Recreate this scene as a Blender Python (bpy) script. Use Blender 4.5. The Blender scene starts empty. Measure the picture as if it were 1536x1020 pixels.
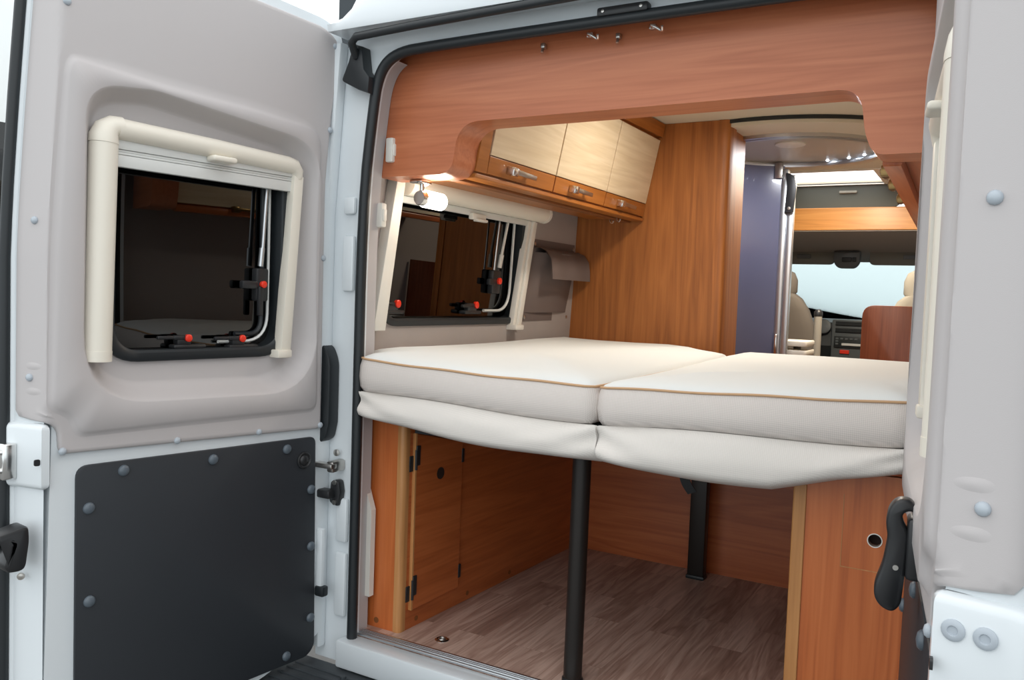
import bpy, bmesh, math, random
from mathutils import Vector, Matrix, noise
from mathutils.geometry import tessellate_polygon
random.seed(4)
scn = bpy.context.scene
COL = scn.collection
PI = math.pi

# ------------------------------------------------------------------ materials
def mat_new(name):
    m = bpy.data.materials.new(name); m.use_nodes = True
    return m, m.node_tree, m.node_tree.nodes['Principled BSDF']

def plain(name, col, rough=0.5, metal=0.0, coat=0.0, spec=0.5, bump=None, vary=0.0):
    m, t, b = mat_new(name)
    b.inputs['Base Color'].default_value = (*col, 1)
    b.inputs['Roughness'].default_value = rough
    b.inputs['Metallic'].default_value = metal
    b.inputs['Coat Weight'].default_value = coat
    b.inputs['Specular IOR Level'].default_value = spec
    tc = t.nodes.new('ShaderNodeTexCoord')
    if vary:
        n = t.nodes.new('ShaderNodeTexNoise'); n.inputs['Scale'].default_value = 6; n.inputs['Detail'].default_value = 5
        t.links.new(tc.outputs['Object'], n.inputs['Vector'])
        mx = t.nodes.new('ShaderNodeMix'); mx.data_type = 'RGBA'
        mx.inputs[6].default_value = (*[c*(1-vary) for c in col], 1); mx.inputs[7].default_value = (*[min(1, c*(1+vary)) for c in col], 1)
        t.links.new(n.outputs['Fac'], mx.inputs[0]); t.links.new(mx.outputs[2], b.inputs['Base Color'])
    if bump:
        n = t.nodes.new('ShaderNodeTexNoise'); n.inputs['Scale'].default_value = bump[0]; n.inputs['Detail'].default_value = 3
        t.links.new(tc.outputs['Object'], n.inputs['Vector'])
        bp = t.nodes.new('ShaderNodeBump'); bp.inputs['Strength'].default_value = bump[1]; bp.inputs['Distance'].default_value = 0.002
        t.links.new(n.outputs['Fac'], bp.inputs['Height']); t.links.new(bp.outputs['Normal'], b.inputs['Normal'])
    return m

def wood(name, c_dark, c_mid, c_light, axis, rough=0.33, freq=1.0, off=0.0):
    m, t, b = mat_new(name); N = t.nodes; L = t.links
    tc = N.new('ShaderNodeTexCoord'); mp = N.new('ShaderNodeMapping')
    sc = [13*freq]*3; sc[axis] = 0.75*freq
    mp.inputs['Scale'].default_value = sc; mp.inputs['Location'].default_value = (off, off*1.7, off*.6)
    L.new(tc.outputs['Object'], mp.inputs['Vector'])
    n1 = N.new('ShaderNodeTexNoise'); n1.inputs['Scale'].default_value = 1.0; n1.inputs['Detail'].default_value = 3; n1.inputs['Distortion'].default_value = 0.7
    L.new(mp.outputs['Vector'], n1.inputs['Vector'])
    mp2 = N.new('ShaderNodeMapping'); s2 = [150*freq]*3; s2[axis] = 5*freq
    mp2.inputs['Scale'].default_value = s2; L.new(tc.outputs['Object'], mp2.inputs['Vector'])
    n2 = N.new('ShaderNodeTexNoise'); n2.inputs['Scale'].default_value = 1.0; n2.inputs['Detail'].default_value = 4
    L.new(mp2.outputs['Vector'], n2.inputs['Vector'])
    # growth rings: fold the broad noise into bands
    mul = N.new('ShaderNodeMath'); mul.operation = 'MULTIPLY'; mul.inputs[1].default_value = 9.0; L.new(n1.outputs['Fac'], mul.inputs[0])
    sn = N.new('ShaderNodeMath'); sn.operation = 'PINGPONG'; sn.inputs[1].default_value = 1.0; L.new(mul.outputs[0], sn.inputs[0])
    mx = N.new('ShaderNodeMath'); mx.operation = 'MULTIPLY_ADD'; mx.inputs[1].default_value = 0.38
    L.new(sn.outputs[0], mx.inputs[0])
    a2 = N.new('ShaderNodeMath'); a2.operation = 'MULTIPLY'; a2.inputs[1].default_value = 0.62; L.new(n2.outputs['Fac'], a2.inputs[0])
    L.new(a2.outputs[0], mx.inputs[2])
    r = N.new('ShaderNodeValToRGB'); e = r.color_ramp.elements
    e[0].position = 0.12; e[0].color = (*c_dark, 1); e[1].position = 0.80; e[1].color = (*c_light, 1)
    k = e.new(0.45); k.color = (*c_mid, 1)
    L.new(mx.outputs[0], r.inputs['Fac']); L.new(r.outputs['Color'], b.inputs['Base Color'])
    b.inputs['Roughness'].default_value = rough
    b.inputs['Specular IOR Level'].default_value = 0.5
    return m

def weave(name, col, period=0.005, rough=0.85, strength=0.5, dark=0.9):
    """fine diamond weave: crossed sine ribs at 45 degrees"""
    m, t, b = mat_new(name); N = t.nodes; L = t.links
    tc = N.new('ShaderNodeTexCoord'); sep = N.new('ShaderNodeSeparateXYZ'); L.new(tc.outputs['Object'], sep.inputs[0])
    yz = N.new('ShaderNodeMath'); yz.operation = 'ADD'; L.new(sep.outputs['Y'], yz.inputs[0]); L.new(sep.outputs['Z'], yz.inputs[1])
    def rib(op):
        a = N.new('ShaderNodeMath'); a.operation = op; L.new(sep.outputs['X'], a.inputs[0]); L.new(yz.outputs[0], a.inputs[1])
        k = N.new('ShaderNodeMath'); k.operation = 'MULTIPLY'; k.inputs[1].default_value = 2*PI/period/1.4; L.new(a.outputs[0], k.inputs[0])
        q = N.new('ShaderNodeMath'); q.operation = 'SINE'; L.new(k.outputs[0], q.inputs[0]); return q
    p = N.new('ShaderNodeMath'); p.operation = 'MULTIPLY'; L.new(rib('ADD').outputs[0], p.inputs[0]); L.new(rib('SUBTRACT').outputs[0], p.inputs[1])
    f = N.new('ShaderNodeMath'); f.operation = 'MULTIPLY_ADD'; f.inputs[1].default_value = 0.5; f.inputs[2].default_value = 0.5; L.new(p.outputs[0], f.inputs[0])
    bp = N.new('ShaderNodeBump'); bp.inputs['Strength'].default_value = strength; bp.inputs['Distance'].default_value = 0.001
    L.new(f.outputs[0], bp.inputs['Height']); L.new(bp.outputs['Normal'], b.inputs['Normal'])
    mx = N.new('ShaderNodeMix'); mx.data_type = 'RGBA'
    mx.inputs[6].default_value = (*[c*dark for c in col], 1); mx.inputs[7].default_value = (*col, 1)
    L.new(f.outputs[0], mx.inputs[0]); L.new(mx.outputs[2], b.inputs['Base Color'])
    b.inputs['Roughness'].default_value = rough; b.inputs['Specular IOR Level'].default_value = 0.2
    return m

def tinted(name, col, ior=1.6):
    m = bpy.data.materials.new(name); m.use_nodes = True; t = m.node_tree
    t.nodes.remove(t.nodes['Principled BSDF']); out = t.nodes['Material Output']
    tr = t.nodes.new('ShaderNodeBsdfTransparent'); tr.inputs[0].default_value = (*col, 1)
    gl = t.nodes.new('ShaderNodeBsdfGlossy'); gl.inputs['Roughness'].default_value = 0.0; gl.inputs['Color'].default_value = (1, 1, 1, 1)
    fr = t.nodes.new('ShaderNodeFresnel'); fr.inputs['IOR'].default_value = ior
    mx = t.nodes.new('ShaderNodeMixShader')
    t.links.new(fr.outputs[0], mx.inputs[0]); t.links.new(tr.outputs[0], mx.inputs[1]); t.links.new(gl.outputs[0], mx.inputs[2])
    t.links.new(mx.outputs[0], out.inputs[0])
    return m

def glow(name, col, strength):
    m, t, b = mat_new(name)
    b.inputs['Base Color'].default_value = (*col, 1)
    b.inputs['Emission Color'].default_value = (*col, 1); b.inputs['Emission Strength'].default_value = strength
    return m

def vinyl_planks():
    m, t, b = mat_new('vinyl_planks'); N = t.nodes; L = t.links
    tc = N.new('ShaderNodeTexCoord'); mp = N.new('ShaderNodeMapping'); mp.inputs['Rotation'].default_value = (0, 0, PI/2)
    L.new(tc.outputs['Object'], mp.inputs['Vector'])
    br = N.new('ShaderNodeTexBrick'); br.inputs['Scale'].default_value = 1.0
    br.inputs['Brick Width'].default_value = 0.52; br.inputs['Row Height'].default_value = 0.095; br.inputs['Mortar Size'].default_value = 0.0007
    br.inputs['Color1'].default_value = (0, 0, 0, 1); br.inputs['Color2'].default_value = (1, 1, 1, 1); br.inputs['Mortar'].default_value = (0.25, 0.25, 0.25, 1)
    br.offset = 0.37; br.offset_frequency = 2; br.squash = 1.0
    L.new(mp.outputs['Vector'], br.inputs['Vector'])
    # per-plank shift of the grain
    add = N.new('ShaderNodeVectorMath'); add.operation = 'MULTIPLY_ADD'; add.inputs[1].default_value = (3, 5, 0)
    L.new(br.outputs['Color'], add.inputs[0]); L.new(tc.outputs['Object'], add.inputs[2])
    m2 = N.new('ShaderNodeMapping'); m2.inputs['Scale'].default_value = (14, 1.3, 14); L.new(add.outputs[0], m2.inputs['Vector'])
    n1 = N.new('ShaderNodeTexNoise'); n1.inputs['Scale'].default_value = 1.2; n1.inputs['Detail'].default_value = 3; n1.inputs['Distortion'].default_value = 1.2
    L.new(m2.outputs['Vector'], n1.inputs['Vector'])
    mu = N.new('ShaderNodeMath'); mu.operation = 'MULTIPLY'; mu.inputs[1].default_value = 8; L.new(n1.outputs['Fac'], mu.inputs[0])
    pp = N.new('ShaderNodeMath'); pp.operation = 'PINGPONG'; pp.inputs[1].default_value = 1.0; L.new(mu.outputs[0], pp.inputs[0])
    m3 = N.new('ShaderNodeMapping'); m3.inputs['Scale'].default_value = (160, 6, 1); L.new(add.outputs[0], m3.inputs['Vector'])
    n2 = N.new('ShaderNodeTexNoise'); n2.inputs['Scale'].default_value = 1; n2.inputs['Detail'].default_value = 3; L.new(m3.outputs['Vector'], n2.inputs['Vector'])
    s1 = N.new('ShaderNodeMath'); s1.operation = 'MULTIPLY_ADD'; s1.inputs[1].default_value = 0.4; L.new(pp.outputs[0], s1.inputs[0])
    s2 = N.new('ShaderNodeMath'); s2.operation = 'MULTIPLY'; s2.inputs[1].default_value = 0.55; L.new(n2.outputs['Fac'], s2.inputs[0]); L.new(s2.outputs[0], s1.inputs[2])
    s3 = N.new('ShaderNodeMath'); s3.operation = 'MULTIPLY_ADD'; s3.inputs[1].default_value = 0.38; L.new(br.outputs['Color'], s3.inputs[0]); L.new(s1.outputs[0], s3.inputs[2])
    r = N.new('ShaderNodeValToRGB'); e = r.color_ramp.elements
    e[0].position = 0.15; e[0].color = (0.20, 0.108, 0.080, 1); e[1].position = 1.0; e[1].color = (0.62, 0.43, 0.35, 1)
    k = e.new(0.5); k.color = (0.37, 0.225, 0.175, 1)
    L.new(s3.outputs[0], r.inputs['Fac']); L.new(r.outputs['Color'], b.inputs['Base Color'])
    b.inputs['Roughness'].default_value = 0.42
    return m

WD, WM, WL = (0.31, 0.070, 0.019), (0.405, 0.102, 0.029), (0.50, 0.142, 0.044)
M = dict(
    white=plain('white_paint', (0.72, 0.77, 0.80), 0.28, coat=0.4, vary=0.01),
    trim=plain('grey_trim', (0.50, 0.475, 0.475), 0.55, bump=(900, 0.08), vary=0.01),
    blackpanel=plain('charcoal_board', (0.026, 0.030, 0.036), 0.5, bump=(700, 0.1), vary=0.08),
    stud=plain('stud_grey', (0.10, 0.125, 0.15), 0.35),
    rivet=plain('rivet_grey', (0.42, 0.47, 0.52), 0.35),
    cream=plain('cream_plastic', (0.80, 0.755, 0.66), 0.42, vary=0.01),
    creamcap=plain('white_plastic', (0.80, 0.78, 0.72), 0.4),
    slat=plain('pale_slat', (0.70, 0.71, 0.69), 0.4),
    rubber=plain('black_rubber', (0.012, 0.016, 0.019), 0.45),
    blackpl=plain('black_plastic', (0.018, 0.019, 0.021), 0.38),
    red=plain('red_plastic', (0.80, 0.035, 0.012), 0.35),
    glass=tinted('tinted_acrylic', (0.020, 0.021, 0.023)),
    chrome=plain('chrome', (0.75, 0.75, 0.74), 0.18, metal=1.0),
    alu=plain('aluminium', (0.62, 0.64, 0.66), 0.34, metal=1.0),
    brass=plain('brass', (0.26, 0.17, 0.07), 0.3, metal=1.0),
    steel=plain('brushed_steel', (0.55, 0.53, 0.50), 0.3, metal=1.0),
    copper=plain('copper', (0.65, 0.30, 0.14), 0.25, metal=1.0),
    woodx=wood('cherry_across_sky_tint', (0.42, 0.120, 0.048), (0.51, 0.160, 0.068), (0.58, 0.200, 0.090), 0, rough=0.34),  # header cherry; the sky's pinkish sheen is mixed into its colour
    woody=wood('cherry_grain_along', (0.33, 0.078, 0.019), (0.44, 0.114, 0.030), (0.53, 0.150, 0.044), 1, off=3.1),
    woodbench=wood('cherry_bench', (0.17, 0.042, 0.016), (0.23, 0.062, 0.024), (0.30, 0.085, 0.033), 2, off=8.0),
    woodb=wood('cherry_bulkhead', WD, WM, WL, 0, off=6.0),
    lockw=wood('cherry_lamplit_tint', (0.28, 0.088, 0.016), (0.37, 0.125, 0.023), (0.45, 0.16, 0.034), 1, off=3.6),  # same cherry, yellowed so the colour carries the warm interior light
    woodz=wood('cherry_grain_upright', (0.38, 0.090, 0.023), (0.52, 0.135, 0.034), (0.60, 0.175, 0.050), 2, off=1.3),
    woodedge=wood('pale_cherry_edge', (0.40, 0.17, 0.055), (0.50, 0.23, 0.08), (0.60, 0.29, 0.11), 2, off=5.0),
    woodr=wood('cherry_wardrobe', (0.22, 0.068, 0.012), (0.34, 0.112, 0.022), (0.44, 0.155, 0.034), 2, rough=0.5, off=7.0),
    shelfw=wood('honey_wood', (0.50, 0.20, 0.05), (0.62, 0.27, 0.07), (0.72, 0.34, 0.10), 0, off=2.0),
    maple=wood('pale_maple', (0.64, 0.50, 0.33), (0.72, 0.585, 0.40), (0.79, 0.66, 0.48), 1, rough=0.38, off=4.0),
    dowel=plain('brown_cap', (0.22, 0.075, 0.02), 0.5),
    gap=plain('dark_gap', (0.02, 0.008, 0.004), 0.8),
    mattop=weave('mattress_top_cloth', (0.79, 0.82, 0.81), 0.005, strength=0.1, dark=0.97),
    matband=weave('mattress_band_cloth', (0.80, 0.735, 0.69), 0.0055, strength=0.4, dark=0.78),
    skirt=weave('skirt_cloth', (0.83, 0.785, 0.735), 0.0055, strength=0.35, dark=0.86),
    piping=plain('tan_piping', (0.58, 0.36, 0.20), 0.7),
    leg=plain('dark_bronze_steel', (0.022, 0.018, 0.016), 0.4, metal=0.3),
    floor=vinyl_planks(),
    felt=plain('grey_felt', (0.40, 0.355, 0.335), 0.9, bump=(500, 0.3), vary=0.05),
    pocket=plain('taupe_fabric', (0.165, 0.128, 0.117), 0.85, bump=(600, 0.3), vary=0.06),
    ceil=plain('ceiling_cream', (0.68, 0.62, 0.50), 0.6),
    disc=plain('ceiling_grey', (0.50, 0.47, 0.42), 0.35),
    violet=plain('violet_laminate', (0.122, 0.127, 0.198), 0.22, coat=0.3),
    dark=plain('dark_grey_green', (0.085, 0.088, 0.072), 0.6),
    head=plain('headliner', (0.34, 0.315, 0.28), 0.85),
    visor=plain('visor_grey', (0.20, 0.205, 0.18), 0.8),
    dash=plain('dash_black', (0.016, 0.021, 0.023), 0.5),
    dashgrey=plain('dash_grey', (0.10, 0.115, 0.12), 0.45),
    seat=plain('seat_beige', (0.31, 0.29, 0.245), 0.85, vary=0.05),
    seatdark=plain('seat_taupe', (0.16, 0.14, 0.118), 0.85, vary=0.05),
    screen=tinted('windscreen_glass', (0.84, 0.89, 0.885), 1.45),
    led=glow('led_white', (0.80, 0.88, 1.0), 14),
    shade=glow('lit_shade', (1.0, 0.93, 0.80), 7.0),
    skylight=glow('skylight_daylight_glow', (0.95, 0.98, 1.0), 1.6),  # emission stands in for daylight coming through the roof window
    lampwarm=glow('ceiling_lamp_glow', (1.0, 0.86, 0.66), 5.0),
    bumper=plain('bumper_grey', (0.040, 0.048, 0.055), 0.6, bump=(400, 0.2)),
    asphalt=plain('asphalt', (0.17, 0.17, 0.165), 0.9, bump=(80, 0.5), vary=0.15),
    vanwhite=plain('parked_white', (0.80, 0.84, 0.84), 0.3, coat=0.3),
    post=plain('dark_post', (0.018, 0.028, 0.036), 0.5),
)

# ------------------------------------------------------------------ mesh helpers
def put(name, bm, mat, parent=None, smooth=None, label=None):
    bmesh.ops.recalc_face_normals(bm, faces=bm.faces)
    me = bpy.data.meshes.new(name); bm.to_mesh(me); bm.free()
    if smooth is not None:
        me.polygons.foreach_set('use_smooth', [True]*len(me.polygons))
        me.set_sharp_from_angle(angle=math.radians(smooth))
    me.materials.append(M[mat] if isinstance(mat, str) else mat)
    o = bpy.data.objects.new(name, me); COL.objects.link(o)
    if parent is not None:
        o.parent = parent
        if parent.type == 'EMPTY':
            o.matrix_parent_inverse = Matrix.Translation(parent.location).inverted() if parent.parent is None else Matrix()
    if label: o['label'] = label
    return o

def tag(o, label, cat, group=None):
    o['label'] = label; o['category'] = cat
    if group: o['group'] = group
    return o

def thing(name, loc, label, cat, group=None, kind=None):
    o = bpy.data.objects.new(name, None); COL.objects.link(o)
    o.location = loc; o.empty_display_size = 0.05
    tag(o, label, cat, group)
    if kind: o['kind'] = kind
    return o

def struct(o):
    o['kind'] = 'structure'; return o

ID = lambda u, v, h: Vector((u, v, h))
def XZ(u, v, h): return Vector((u, h, v))       # outline in x,z extruded along y
def YZ(u, v, h): return Vector((h, u, v))       # outline in y,z extruded along x
def XY(u, v, h): return Vector((u, v, h))

def rpoly(pts, n=6):
    """pts: (u, v[, radius]) corners -> rounded loop"""
    out = []; k = len(pts)
    for i, p in enumerate(pts):
        r = p[2] if len(p) > 2 else 0
        P = Vector(p[:2])
        if r <= 0: out.append((P.x, P.y)); continue
        A = Vector(pts[i-1][:2]); B = Vector(pts[(i+1) % k][:2])
        da = (A-P); db = (B-P); r1 = min(r, da.length*0.49, db.length*0.49)
        a = P+da.normalized()*r1; b = P+db.normalized()*r1
        for j in range(n+1):
            t = j/n
            q = a*(1-t)**2 + P*2*t*(1-t) + b*t*t
            out.append((q.x, q.y))
    return out

def rrect(u0, v0, u1, v1, r, n=6):
    return rpoly([(u0, v0, r), (u1, v0, r), (u1, v1, r), (u0, v1, r)], n)

def prism(bm, outline, h0, h1, f=ID, holes=(), bev=0.0, seg=2):
    loops = [list(outline)]+[list(h) for h in holes]
    if not holes and bev > 0:
        tmp = bmesh.new()
        a = [tmp.verts.new(f(u, v, h0)) for u, v in outline]; b = [tmp.verts.new(f(u, v, h1)) for u, v in outline]
        n = len(outline)
        fa = tmp.faces.new(a); fb = tmp.faces.new(b[::-1])
        for i in range(n): tmp.faces.new((a[i], a[(i+1) % n], b[(i+1) % n], b[i]))
        es = list(set(list(fa.edges)+list(fb.edges)))
        bmesh.ops.recalc_face_normals(tmp, faces=tmp.faces)
        bmesh.ops.bevel(tmp, geom=es, offset=bev, segments=seg, affect='EDGES', profile=0.5)
        merge(bm, tmp); return
    flat = [p for l in loops for p in l]
    tris = tessellate_polygon([[Vector((u, v, 0)) for u, v in l] for l in loops])
    for h in (h0, h1):
        vs = [bm.verts.new(f(u, v, h)) for u, v in flat]
        if h == h0: A = vs
        else: B = vs
        for t in tris:
            try: bm.faces.new([vs[i] for i in t])
            except ValueError: pass
    k = 0
    for l in loops:
        n = len(l)
        for i in range(n):
            i0, i1 = k+i, k+(i+1) % n
            bm.faces.new((A[i0], A[i1], B[i1], B[i0]))
        k += n

def merge(bm, tmp):
    me = bpy.data.meshes.new('tmp'); tmp.to_mesh(me); tmp.free(); bm.from_mesh(me); bpy.data.meshes.remove(me)

def box(bm, lo, hi, bev=0.0, seg=2, f=None):
    tmp = bmesh.new()
    bmesh.ops.create_cube(tmp, size=1.0)
    for v in tmp.verts:
        v.co = Vector([(lo[i]+hi[i])/2 + v.co[i]*(hi[i]-lo[i]) for i in range(3)])
    if bev > 0: bmesh.ops.bevel(tmp, geom=list(tmp.edges), offset=bev, segments=seg, affect='EDGES', profile=0.5)
    if f:
        for v in tmp.verts: v.co = f(*v.co)
    merge(bm, tmp)

def tube(bm, pts, r, n=12, caps=True, closed=False, f=None, squash=None):
    P = [Vector(f(*p) if f else p) for p in pts]; k = len(P); rings = []
    up = None
    for i in range(k):
        if closed: d = P[(i+1) % k]-P[i-1]
        else: d = P[min(i+1, k-1)]-P[max(i-1, 0)]
        d.normalize()
        if up is None:
            up = d.cross(Vector((0, 0, 1)) if abs(d.z) < 0.9 else Vector((0, 1, 0))).normalized()
        up = (up-d*up.dot(d)).normalized(); w = d.cross(up)
        rr = r[i] if isinstance(r, (list, tuple)) else r
        rings.append([bm.verts.new(P[i]+(up*math.cos(2*PI*j/n)+w*math.sin(2*PI*j/n))*rr) for j in range(n)])
    for i in range(k if closed else k-1):
        a, b = rings[i], rings[(i+1) % k]
        for j in range(n): bm.faces.new((a[j], a[(j+1) % n], b[(j+1) % n], b[j]))
    if caps and not closed:
        bm.faces.new(rings[0][::-1]); bm.faces.new(rings[-1])

def lathe(bm, prof, origin, axis, n=20):
    """prof: (radius, dist) along axis"""
    a = Vector(axis).normalized(); u = a.cross(Vector((0, 0, 1)) if abs(a.z) < 0.9 else Vector((1, 0, 0))).normalized(); w = a.cross(u)
    O = Vector(origin); rings = []
    for r, d in prof:
        if r < 1e-6: rings.append([bm.verts.new(O+a*d)])
        else: rings.append([bm.verts.new(O+a*d+(u*math.cos(2*PI*j/n)+w*math.sin(2*PI*j/n))*r) for j in range(n)])
    for i in range(len(rings)-1):
        A, B = rings[i], rings[i+1]
        for j in range(n):
            j1 = (j+1) % n
            if len(A) == 1 and len(B) == 1: continue
            if len(A) == 1: bm.faces.new((A[0], B[j], B[j1]))
            elif len(B) == 1: bm.faces.new((A[j], A[j1], B[0]))
            else: bm.faces.new((A[j], A[j1], B[j1], B[j]))
    for R in (rings[0], rings[-1]):
        if len(R) > 1:
            try: bm.faces.new(R)
            except ValueError: pass

def loft(bm, loops, closed=True, cap0=False, cap1=False):
    R = [[bm.verts.new(p) for p in l] for l in loops]
    for a, b in zip(R, R[1:]):
        n = len(a)
        for j in range(n if closed else n-1): bm.faces.new((a[j], a[(j+1) % n], b[(j+1) % n], b[j]))
    if cap0: bm.faces.new(R[0])
    if cap1: bm.faces.new(R[-1])
    return R

def resample(loop, c, N):
    """loop (2-D) star-shaped about c -> N points at even angles"""
    out = []; k = len(loop)
    for i in range(N):
        a = 2*PI*i/N; d = (math.cos(a), math.sin(a)); best = 0
        for j in range(k):
            x1, y1 = loop[j][0]-c[0], loop[j][1]-c[1]; x2, y2 = loop[(j+1) % k][0]-c[0], loop[(j+1) % k][1]-c[1]
            ex, ey = x2-x1, y2-y1; den = d[0]*ey-d[1]*ex
            if abs(den) < 1e-12: continue
            t = (x1*ey-y1*ex)/den; s = (x1*d[1]-y1*d[0])/den
            if -1e-6 <= s <= 1+1e-6 and t > best: best = t
        out.append((c[0]+d[0]*best, c[1]+d[1]*best))
    return out

def arc(cx, cy, r, a0, a1, n):
    return [(cx+r*math.cos(math.radians(a0+(a1-a0)*i/n)), cy+r*math.sin(math.radians(a0+(a1-a0)*i/n))) for i in range(n+1)]

def smooth_path(pts, it=2):
    P = [Vector(p) for p in pts]
    for _ in range(it):
        Q = [P[0]]
        for a, b in zip(P, P[1:]): Q += [a*.75+b*.25, a*.25+b*.75]
        Q.append(P[-1]); P = Q
    return P

# ------------------------------------------------------------------ camera
cam = bpy.data.cameras.new('camera'); camo = bpy.data.objects.new('camera', cam); COL.objects.link(camo)
yaw, pit, rol = (math.radians(a) for a in (29.75, 3.03, -2.07))
cy, sy, cp, sp, cr, sr = math.cos(yaw), math.sin(yaw), math.cos(pit), math.sin(pit), math.cos(rol), math.sin(rol)
fw = Vector((-sy*cp, cy*cp, -sp)); rt = Vector((cy, sy, 0)); dn = fw.cross(rt)
r2 = rt*cr+dn*sr; d2 = dn*cr-rt*sr
mw = Matrix((( r2.x, -d2.x, -fw.x, 0.76), (r2.y, -d2.y, -fw.y, -1.88), (r2.z, -d2.z, -fw.z, 1.005), (0, 0, 0, 1)))
camo.matrix_world = mw
cam.sensor_width = 36; cam.sensor_fit = 'HORIZONTAL'; cam.lens = 1255/1536*36
cam.clip_start = 0.02; cam.clip_end = 200
scn.camera = camo

# ------------------------------------------------------------------ the van shell (setting)
CX = -0.085                                   # middle of the rear opening
def mir(x): return 2*CX-x

bm = bmesh.new(); box(bm, (-1.0, 0.0, -0.05), (0.95, 4.6, 0.0)); struct(put('floor', bm, 'floor'))
WWIN = rrect(0.17, 0.905, 1.02, 1.345, 0.075)
bm = bmesh.new()
prism(bm, [(0.004, -0.05), (3.45, -0.05), (3.45, 1.745), (0.004, 1.745)], -0.93, -0.885, YZ, [WWIN])
for v in bm.verts: v.co.x += max(0.0, v.co.z-0.85)*0.045      # the side leans in towards the roof
struct(put('wall_left', bm, 'felt'))
bm = bmesh.new()
prism(bm, [(0.004, -0.05), (3.45, -0.05), (3.45, 1.745), (0.004, 1.745)], 0.80, 0.85, YZ)
struct(put('wall_right', bm, 'felt'))
bm = bmesh.new()
prism(bm, [(-0.885, 0.004), (0.85, 0.004), (0.85, 3.62), (-0.885, 3.62)], 1.745, 1.79, XY, [[(-0.33, 2.95), (0.17, 2.95), (0.17, 3.48), (-0.33, 3.48)]])
struct(put('ceiling', bm, 'ceil'))
bm = bmesh.new(); box(bm, (-1.5, -8, -0.62), (12, 30, -0.56)); box(bm, (-14, -8, -0.62), (-1.5, 30, -0.56)); struct(put('ground', bm, 'asphalt'))

# rear frame around the opening
rightx = {-0.035: 0.652, 0.6: 0.668, 1.24: 0.690, 1.54: 0.672}
half = [(-0.800, -0.035), (-0.801, 0.6), (-0.803, 1.24), (-0.770, 1.54)]
corner = [(-0.757, 1.595), (-0.735, 1.632), (-0.695, 1.655), (-0.62, 1.664)]
left_side = half+corner
opening = left_side+[(rightx.get(z, 0.672-(x+0.770)), z) for x, z in reversed(left_side)]
opening = [(p.x, p.y) for p in smooth_path([Vector(p) for p in opening], 2)]
bm = bmesh.new()
prism(bm, [(-0.945, -0.09), (0.80, -0.09), (0.80, 1.20), (0.76, 1.735), (-0.85, 1.735), (-0.895, 1.66), (-0.945, 1.20)], -0.02, 0.004, XZ, [opening])
# stepped pillar edge, outer rib and small swages
for sgn in (1, -1):
    X = (lambda x: x) if sgn > 0 else (lambda x: -0.12-x)
    o = [(X(-0.945), -0.05), (X(-0.945), 1.22), (X(-0.90), 1.70), (X(-0.872), 1.70), (X(-0.905), 1.22), (X(-0.905), -0.05)]
    prism(bm, o, -0.055, -0.019, XZ, bev=0.008)
    for z0, z1 in ((0.27, 0.40), (0.05, 0.24), (1.00, 1.16), (1.22, 1.27)):
        a, b = sorted((X(-0.868), X(-0.826)))
        box(bm, (a, -0.034, z0), (b, -0.018, z1), 0.008)
# white sill
box(bm, (-0.83, -0.065, -0.085), (0.68, -0.0005, -0.0045), 0.008)
struct(put('wall_rear', bm, 'white', smooth=35))
# roof with an overhang over the doorway
bm = bmesh.new()
prof = [(-0.100, 1.716), (-0.104, 1.735), (-0.092, 1.80), (-0.03, 1.93), (0.12, 2.02), (0.6, 2.08), (3.3, 2.06), (3.9, 1.75), (3.9, 1.73), (3.3, 1.80), (0.06, 1.80), (0.05, 1.735), (-0.018, 1.735), (-0.018, 1.716)]
L = []
for x, k in ((-0.880, 0.0), (-0.868, 0.08), (-0.835, 0.22), (-0.805, 0.50), (-0.785, 0.85), (-0.73, 1.0), (0.63, 1.0), (0.69, 0.9), (0.725, 0.55), (0.73, 0.0)):
    L.append([Vector((x, y, 1.735+(z-1.735)*k if z > 1.735 else z)) for y, z in prof])
loft(bm, L, cap0=True, cap1=True)
struct(put('roof', bm, 'white', smooth=50))
# rubber seal round the opening
bm = bmesh.new()
tube(bm, [(x, -0.026, z) for x, z in opening], 0.015, 10)
box(bm, (-0.825, -0.055, -0.045), (-0.775, -0.01, -0.02), 0.008)
struct(put('trim_1', bm, 'rubber', smooth=50))
bm = bmesh.new()
tube(bm, [(-0.812, -0.060, 1.650), (-0.806, -0.085, 1.682), (-0.785, -0.092, 1.694), (-0.6, -0.092, 1.700), (-0.1, -0.094, 1.708), (0.4, -0.092, 1.704), (0.63, -0.09, 1.69)], 0.011, 10)
struct(put('trim_2', bm, 'rubber', smooth=50))
# aluminium step strip along the floor edge
bm = bmesh.new()
box(bm, (-0.80, -0.004, -0.004), (0.68, 0.035, 0.004), 0.002)
for k in range(3): box(bm, (-0.80, 0.004+k*0.009, 0.003), (0.64, 0.008+k*0.009, 0.0065), 0.001)
struct(put('trim_3', bm, 'alu'))
# grey lining on the inner side of the left pillar
bm = bmesh.new()
ll = [(x-0.006, z) for x, z in opening if x < -0.70 and z < 1.70]
loft(bm, [[Vector((x, 0.0045, z)) for x, z in ll], [Vector((x, 0.050, z)) for x, z in ll], [Vector((x-0.006, 0.050, z)) for x, z in ll], [Vector((x-0.006, 0.0045, z)) for x, z in ll]], closed=False)
struct(put('trim_5', bm, 'trim', smooth=60))
# white lining beside the left-hand cabinet
bm = bmesh.new()
prism(bm, [(-0.86, 0.10), (-0.79, 0.10), (-0.79, 0.36), (-0.815, 0.43), (-0.86, 0.43)], 0.035, 0.055, XZ)
struct(put('trim_4', bm, 'creamcap'))
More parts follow.
